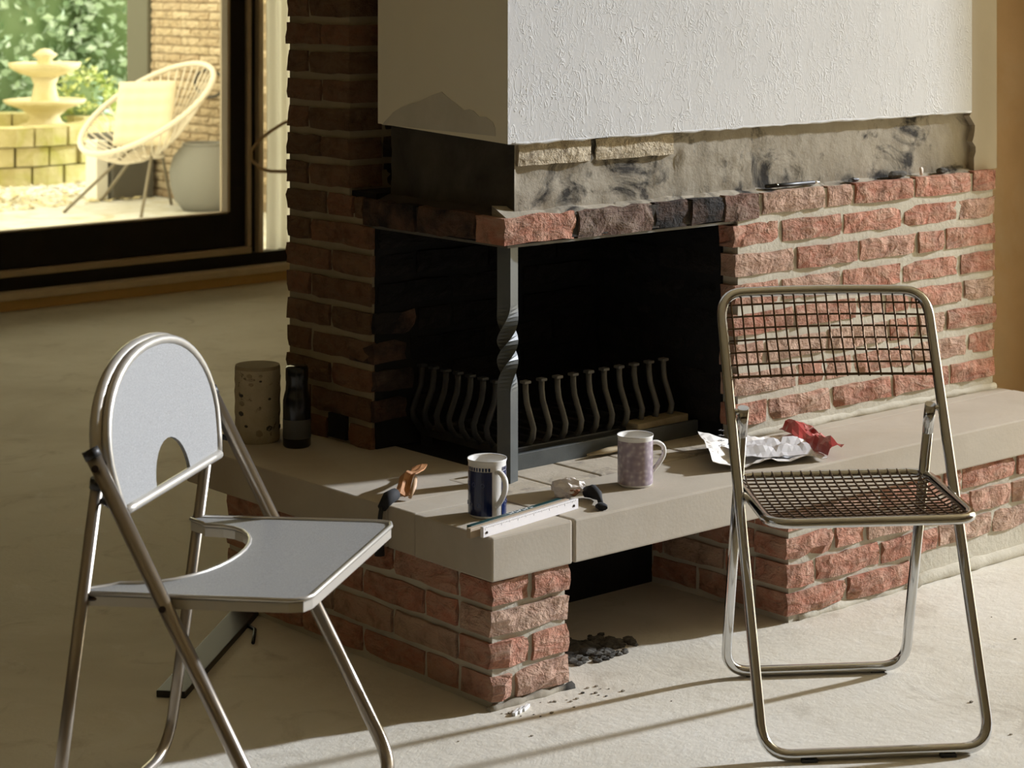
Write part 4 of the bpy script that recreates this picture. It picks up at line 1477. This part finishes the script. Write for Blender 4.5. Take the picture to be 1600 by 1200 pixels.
for i in range(170):
    a, rad = rr_.uniform(0, 6.28), rr_.random() ** 0.6
    x, y = 0.40 + 0.13 * rad * math.cos(a) + 0.0, 0.16 + 0.08 * rad * math.sin(a)
    bm = bmesh.new()
    bmesh.ops.create_icosphere(bm, subdivisions=1, radius=1)
    s = rr_.uniform(0.004, 0.015) * (1.3 - 0.5 * rad)
    for v in bm.verts:
        v.co = Vector((v.co.x * s * 1.2, v.co.y * s, v.co.z * s * 0.5)) * (1 + 0.4 * mnoise.noise(v.co * 2 + Vector((i, 0, 0)))) + Vector((x, y, s * 0.25))
    ru.bm(bm)
tag(ru.build('rubble', 'rubble'), 'dark heap of crumbled mortar on the floor inside the log niche', 'rubble', kind='stuff')
rng = random.Random(77)
sp_ = [(0.28, -0.10), (0.62, -0.62), (1.25, -0.35), (0.95, -0.50), (-0.10, -0.35), (0.10, -0.09)]
gl = MB()
for i in range(40):
    if i < 26:
        x, y = rng.uniform(0.0, 0.28), rng.uniform(-0.09, -0.02)
    else:
        x, y = rng.uniform(-0.2, 1.7), rng.uniform(-0.9, -0.05)
    s = rng.uniform(0.0015, 0.004)
    bm = bmesh.new()
    bmesh.ops.create_icosphere(bm, subdivisions=1, radius=1)
    for v in bm.verts:
        v.co = Vector((v.co.x * s * 1.5, v.co.y * s, v.co.z * s * 0.6)) + Vector((x, y, s * 0.4))
    gl.bm(bm)
tag(gl.build('floor_crumbs', 'dirty_concrete'), 'scattered crumbs of mortar on the screed before the fireplace', 'crumbs', kind='stuff')

# curtain hanging at the side of the window
cv = MB()
n_c = 40
vv, ff = [], []
for i in range(n_c + 1):
    t = i / n_c
    x = 2.955 + 0.21 * t
    y = 5.015 + 0.016 * math.sin(t * 22) + 0.006 * math.sin(t * 9 + 1)
    for z in (0.15, 0.6, 1.2, 1.8, 2.33):
        vv.append((x, y + (0.004 * math.sin(z * 7 + t * 4)), z))
for i in range(n_c):
    for k in range(4):
        a = i * 5 + k
        ff.append((a, a + 5, a + 6, a + 1))
cv.add(vv, ff, 0, True)
cvo = cv.build('curtain', 'curtain_cloth', None, (0, BACK, 0))
tag(cvo, 'narrow white curtain hanging between the window frame and the brick pillar', 'curtain')

# cord tied round the curtain
wc = MB()
wc.tube([(3.10, 4.975, 0.755), (3.02, 4.975, 0.735), (2.95, 4.98, 0.70), (2.90, 5.00, 0.66), (2.875, 5.03, 0.61), (2.878, 5.03, 0.57), (2.90, 5.00, 0.53), (2.95, 4.98, 0.515), (3.02, 4.975, 0.51), (3.10, 4.975, 0.505)], 0.008, 8)
wco = wc.build('window_cord', 'cord_beige', None, (0, BACK, 0))
tag(wco, 'beige cord looped round the window jamb behind the brick pillar', 'cord')

# ================================================================== GARDEN
ZG = -0.02
struct(MB().box((-8, 5.386, ZG - 0.1), (14, 20, ZG)).build('terrace', 'terrace'), 'pale garden terrace outside the window')
pv_r = random.Random(8)
# brick garden wall
gw = MB()
GX = 4.665
gw.box((GX + 0.012, 5.6, ZG), (GX + 0.25, 8.94, 1.75))
gwo = gw.build('wall_garden', 'mortar_garden')
struct(gwo, 'pale brick garden wall seen through the window')
for r_ in range(25):
    z = ZG + 0.004 + r_ * 0.0545
    y = 7.72 - (0.11 if r_ % 2 else 0)
    while y < 8.93:
        y1 = min(8.94, y + 0.215)
        brick(gwo, 'L', GX, y + 0.006, y1 - 0.006, z, 0.043, 0.05, 'brick_garden', rough=0.007)
        y += 0.215
dp = MB().cham((GX - 0.02, 8.945, ZG), (GX + 0.20, 9.20, 1.75), 0.006).build('garden_post', 'post_green')
tag(dp, 'grey green post at the end of the garden wall', 'post')

# hoop on the garden wall, grey round pot and dark box by the wall
hp = MB().tube([(GX - 0.03, 8.20 + 0.16 * math.cos(a) * 1.0, 0.735 + 0.085 * math.sin(a)) for a in [2 * math.pi * i / 24 for i in range(24)]], 0.008, 8, closed=True).build('wire_hoop', 'wire_black')
tag(hp, 'black wire hoop hanging on the garden wall', 'hoop')
MB().tube([(GX - 0.03, 8.20, 0.82), (GX + 0.02, 8.20, 0.825)], 0.006, 6).build('hook', 'wire_black', hp)
gp = empty('round_pot', (GX - 0.20, 8.00, ZG))
tag(gp, 'round grey planter standing against the garden wall', 'planter')
MB().lathe([(0.0, 0.0), (0.12, 0.0), (0.17, 0.06), (0.20, 0.15), (0.205, 0.24), (0.18, 0.33), (0.13, 0.39), (0.11, 0.40), (0.10, 0.38), (0.0, 0.37)], 32).build('pot_body', 'garden_grey', gp)
MB().tube([(0.115 * math.cos(2 * math.pi * i / 24), 0.115 * math.sin(2 * math.pi * i / 24), 0.40) for i in range(24)], 0.012, 8, closed=True).build('pot_rim', 'garden_grey', gp)
db = empty('dark_planter', (GX - 0.19, 8.98, ZG), R(0))
tag(db, 'dark square planter box behind the garden chair', 'planter')
MB().cham((-0.15, -0.15, 0), (0.15, 0.15, 0.40), 0.01).build('box_body', 'garden_dark', db)
MB().cham((-0.16, -0.16, 0.38), (0.16, 0.16, 0.41), 0.006).build('box_rim', 'garden_dark', db)
wp_ = MB().cham((GX - 0.44, 8.86, ZG), (GX - 0.355, 9.0, 0.36), 0.008).build('white_block', 'garden_white')
tag(wp_, 'white rendered block beside the dark planter in the garden', 'block')

# --- garden chair: open shell of spokes in an oval hoop, cushion on it
GCx, GCy = 4.18, 8.22
gc = empty('garden_chair', (GCx, GCy, ZG))
tag(gc, 'round cream spoked garden chair on splayed legs outside the window', 'chair')
cam_r = Vector((0.758, -0.652, 0))      # chair leans back to the right, opens to the left
cam_f = Vector((0.652, 0.758, 0))
side = cam_f
oval = []
UPV = Vector((0, 0, 1))
e1 = cam_r * 0.405 + UPV * 0.215
e2 = cam_r * -0.08 + UPV * 0.15 + cam_f * 0.31
for i in range(44):
    a = 2 * math.pi * i / 44
    oval.append(UPV * 0.62 + e1 * math.cos(a) + e2 * math.sin(a) + cam_r * 0.02)
MB().tube(oval, 0.018, 8, closed=True).build('hoop', 'garden_chair', gc)
hub = cam_r * (0.06) + Vector((0, 0, 0.33))
for i in range(0, 44):
    p = oval[i]
    mid = p.lerp(hub, 0.5) + Vector((0, 0, -0.055)) + (hub - p).normalized() * -0.02
    MB().tube([p, p.lerp(mid, 0.5) + Vector((0, 0, -0.012)), mid, mid.lerp(hub, 0.5) + Vector((0, 0, -0.012)), hub], 0.0052, 6).build('spoke', 'garden_chair', gc)
MB().tube([hub + Vector((0.06 * math.cos(2 * math.pi * i / 16), 0.06 * math.sin(2 * math.pi * i / 16), 0)) for i in range(16)], 0.012, 6, closed=True).build('hub', 'garden_chair', gc)
feet = [(-0.42, 0.20), (-0.02, -0.38), (0.30, 0.02), (0.10, 0.42)]
feet = [Vector((3.74, 8.41, 0)), Vector((3.97, 7.90, 0)), Vector((4.47, 8.37, 0)), Vector((4.25, 8.85, 0))]
for fpt in feet:
    q = fpt - Vector((GCx, GCy, 0))
    topp = hub + Vector((q.x * 0.25, q.y * 0.25, 0.06))
    MB().tube([q + Vector((0, 0, 0.0)), q.lerp(topp, 0.5) + Vector((0, 0, 0.0)), topp], 0.010, 8).build('leg', 'garden_chair_leg', gc)
cu = empty('seat_cushion', (0, 0, 0))
cu.location = (GCx - 0.01, GCy - 0.03, 0.37)
tag(cu, 'tufted cream cushion propped in the round garden chair', 'cushion')
bm = bmesh.new()
bmesh.ops.create_grid(bm, x_segments=21, y_segments=21, size=0.5)
geom = bmesh.ops.extrude_face_region(bm, geom=bm.faces[:])
for e in geom['geom']:
    if isinstance(e, bmesh.types.BMVert):
        e.co.z = 1.0
for v in bm.verts:
    x, y = v.co.x, v.co.y
    puff = (1 - abs(2 * x) ** 8) * (1 - abs(2 * y) ** 8)
    tuft = 0.55 + 0.45 * abs(math.sin((y + 0.5) * math.pi * 5)) - 0.15 * (abs(math.cos((x + .5) * math.pi * 4)) ** 6)
    zz = 0.035 * puff * tuft + 0.008
    sgn = 1 if v.co.z > 0.5 else -1
    v.co = Vector((x * 0.37, y * 0.40, sgn * zz))
cm = MB().bm(bm, smooth=True)
# local x -> across, y -> up the back, z -> out of the cushion towards the sitter
axx = (cam_f * -0.25 + cam_r * 0.95).normalized()
axy = (Vector((0, 0, 1)) + cam_r * 0.05 + cam_f * 0.35).normalized()
axx = (axx - axy * axx.dot(axy)).normalized()
axz = axx.cross(axy)
mrot = Matrix((axx, axy, axz)).transposed().to_4x4()
cpad = cm.build('pad', 'garden_cushion', cu)
cpad.matrix_local = Matrix.Translation((0.0, 0.0, 0.20)) @ mrot

# --- stone basin and fountain
bs = empty('stone_basin', (4.50, 10.82, ZG))
tag(bs, 'round mossy stone basin around the garden fountain', 'basin')
for lvl in range(3):
    nst = 22
    for k in range(nst):
        a0 = 2 * math.pi * (k + 0.5 * (lvl % 2)) / nst + 0.012
        a1 = a0 + 2 * math.pi / nst - 0.024
        z0_, z1_ = lvl * 0.135, lvl * 0.135 + 0.125
        ro = 0.86 + pv_r.uniform(-0.015, 0.015) + (0.03 if lvl == 2 else 0)
        ri = 0.66
        am = (a0 + a1) / 2
        poly = [(ro * math.cos(a0), ro * math.sin(a0)), (ro * 1.005 * math.cos(am), ro * 1.005 * math.sin(am)), (ro * math.cos(a1), ro * math.sin(a1)), (ri * math.cos(a1), ri * math.sin(a1)), (ri * math.cos(a0), ri * math.sin(a0))]
        MB().prism(poly, lambda p, d: (p[0], p[1], d), z0_, z1_).build('stone', 'garden_stone', bs)
MB().lathe([(0.0, 0.30), (0.68, 0.30)], 32).build('basin_fill', 'garden_stone', bs)
ft = empty('fountain', (4.74, 10.47, 0.31))
tag(ft, 'tiered pale stone fountain standing in the round basin', 'fountain')
MB().lathe([(0.0, -0.03), (0.20, -0.03), (0.20, 0.03), (0.12, 0.06), (0.10, 0.10), (0.16, 0.15), (0.27, 0.19), (0.29, 0.215), (0.26, 0.22), (0.10, 0.19), (0.0, 0.19)], 28).build('lower_bowl', 'fountain_stone', ft)
MB().lathe([(0.11, 0.18), (0.09, 0.24), (0.075, 0.32), (0.10, 0.38), (0.0, 0.39)], 20).build('stem', 'fountain_stone', ft)
MB().lathe([(0.07, 0.37), (0.17, 0.40), (0.24, 0.44), (0.255, 0.475), (0.22, 0.475), (0.08, 0.44), (0.0, 0.44)], 28).build('upper_bowl', 'fountain_stone', ft)
MB().lathe([(0.06, 0.44), (0.05, 0.50), (0.09, 0.53), (0.03, 0.57), (0.0, 0.575)], 16).build('finial', 'fountain_stone', ft)


def foliage(name, center, rad, n, mat, seed, leaf=0.05, label='', cat='shrub', trunk=True):
    rnd = random.Random(seed)
    root = empty(name, (center[0], center[1], ZG))
    tag(root, label, cat, 'garden shrubs')
    vv, ff = [], []
    for i in range(n):
        a, zc = rnd.uniform(0, 2 * math.pi), rnd.uniform(-0.92, 1)
        rr = math.sqrt(max(0, 1 - zc * zc))
        k = rnd.uniform(0.68, 1.0) * (1 + 0.18 * mnoise.noise(Vector((math.cos(a) * 2, math.sin(a) * 2, zc * 2 + seed))))
        p = Vector((rr * math.cos(a) * rad[0] * k, rr * math.sin(a) * rad[1] * k, zc * rad[2] * k + center[2]))
        d = Vector((rnd.gauss(0, 1), rnd.gauss(0, 1), rnd.gauss(0.2, 0.7))).normalized()
        e = d.cross(Vector((rnd.gauss(0, 1), rnd.gauss(0, 1), rnd.gauss(0, 1)))).normalized()
        L_ = leaf * rnd.uniform(0.7, 1.4)
        o = len(vv)
        up_ = d.cross(e) * L_ * 0.12
        vv += [p, p + d * L_ * 0.5 + e * L_ * 0.30 + up_, p + d * L_, p + d * L_ * 0.5 - e * L_ * 0.30 + up_]
        ff += [(o, o + 1, o + 2), (o, o + 2, o + 3)]
    f = MB().add(vv, ff)
    me = bpy.data.meshes.new('foliage')
    me.from_pydata([tuple(v) for v in vv], [], ff)
    fo = link('foliage', me, mat, root)
    fo['kind'] = 'stuff'
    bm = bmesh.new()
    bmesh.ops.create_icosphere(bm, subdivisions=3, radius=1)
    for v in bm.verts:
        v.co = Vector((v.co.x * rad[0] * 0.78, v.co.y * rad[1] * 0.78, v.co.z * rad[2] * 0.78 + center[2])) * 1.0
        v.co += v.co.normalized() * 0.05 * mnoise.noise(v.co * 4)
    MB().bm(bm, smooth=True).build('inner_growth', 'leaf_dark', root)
    MB().tube([(0, 0, 0), (0.02, 0.01, center[2] * 0.5), (0, 0.02, center[2])], [0.05, 0.04, 0.03], 8).build('trunk', 'bark', root)
    return root


foliage('garden_shrub', (6.9, 12.6, 1.05), (1.15, 1.1, 1.15), 5200, 'leaf_green', 1, 0.085, 'large bluish green garden shrub beside the grey post')
foliage('garden_shrub', (5.5, 12.9, 1.15), (1.15, 0.9, 1.25), 5200, 'leaf_green', 2, 0.085, 'large green garden shrub behind the fountain')
foliage('garden_shrub', (4.0, 11.85, 0.95), (0.50, 0.5, 1.0), 3000, 'leaf_yellow', 3, 0.075, 'light yellowish green shrub left of the fountain')
foliage('garden_shrub', (4.1, 13.3, 1.2), (1.0, 0.8, 1.3), 3800, 'leaf_green', 4, 0.085, 'tall green garden shrub at the left edge of the window')
foliage('garden_shrub', (8.4, 13.8, 1.1), (1.2, 1.1, 1.3), 3800, 'leaf_green', 5, 0.085, 'green garden shrub hidden partly by the grey post')
foliage('garden_shrub', (5.35, 11.0, 0.35), (0.30, 0.30, 0.40), 1400, 'leaf_yellow', 6, 0.05, 'low yellowish plant growing between fountain and chair')
# fallen leaves on the terrace
rl = random.Random(90)
vv, ff = [], []
for i in range(900):
    x, y = rl.uniform(3.4, 5.6), rl.uniform(8.7, 10.1)
    if x > GX - 0.1 and y < 9.3:
        continue
    a = rl.uniform(0, 6.28); s = rl.uniform(0.015, 0.04)
    o = len(vv)
    for k in range(4):
        aa = a + k * math.pi / 2
        ss = s * (1 if k % 2 else 0.5)
        vv.append((x + ss * math.cos(aa), y + ss * math.sin(aa), ZG + rl.uniform(0.002, 0.022)))
    ff.append((o, o + 1, o + 2, o + 3))
me = bpy.data.meshes.new('fallen_leaves')
me.from_pydata(vv, [], ff)
tag(link('fallen_leaves', me, 'leaf_litter'), 'fallen pale leaves scattered over the garden terrace', 'leaves', kind='stuff')
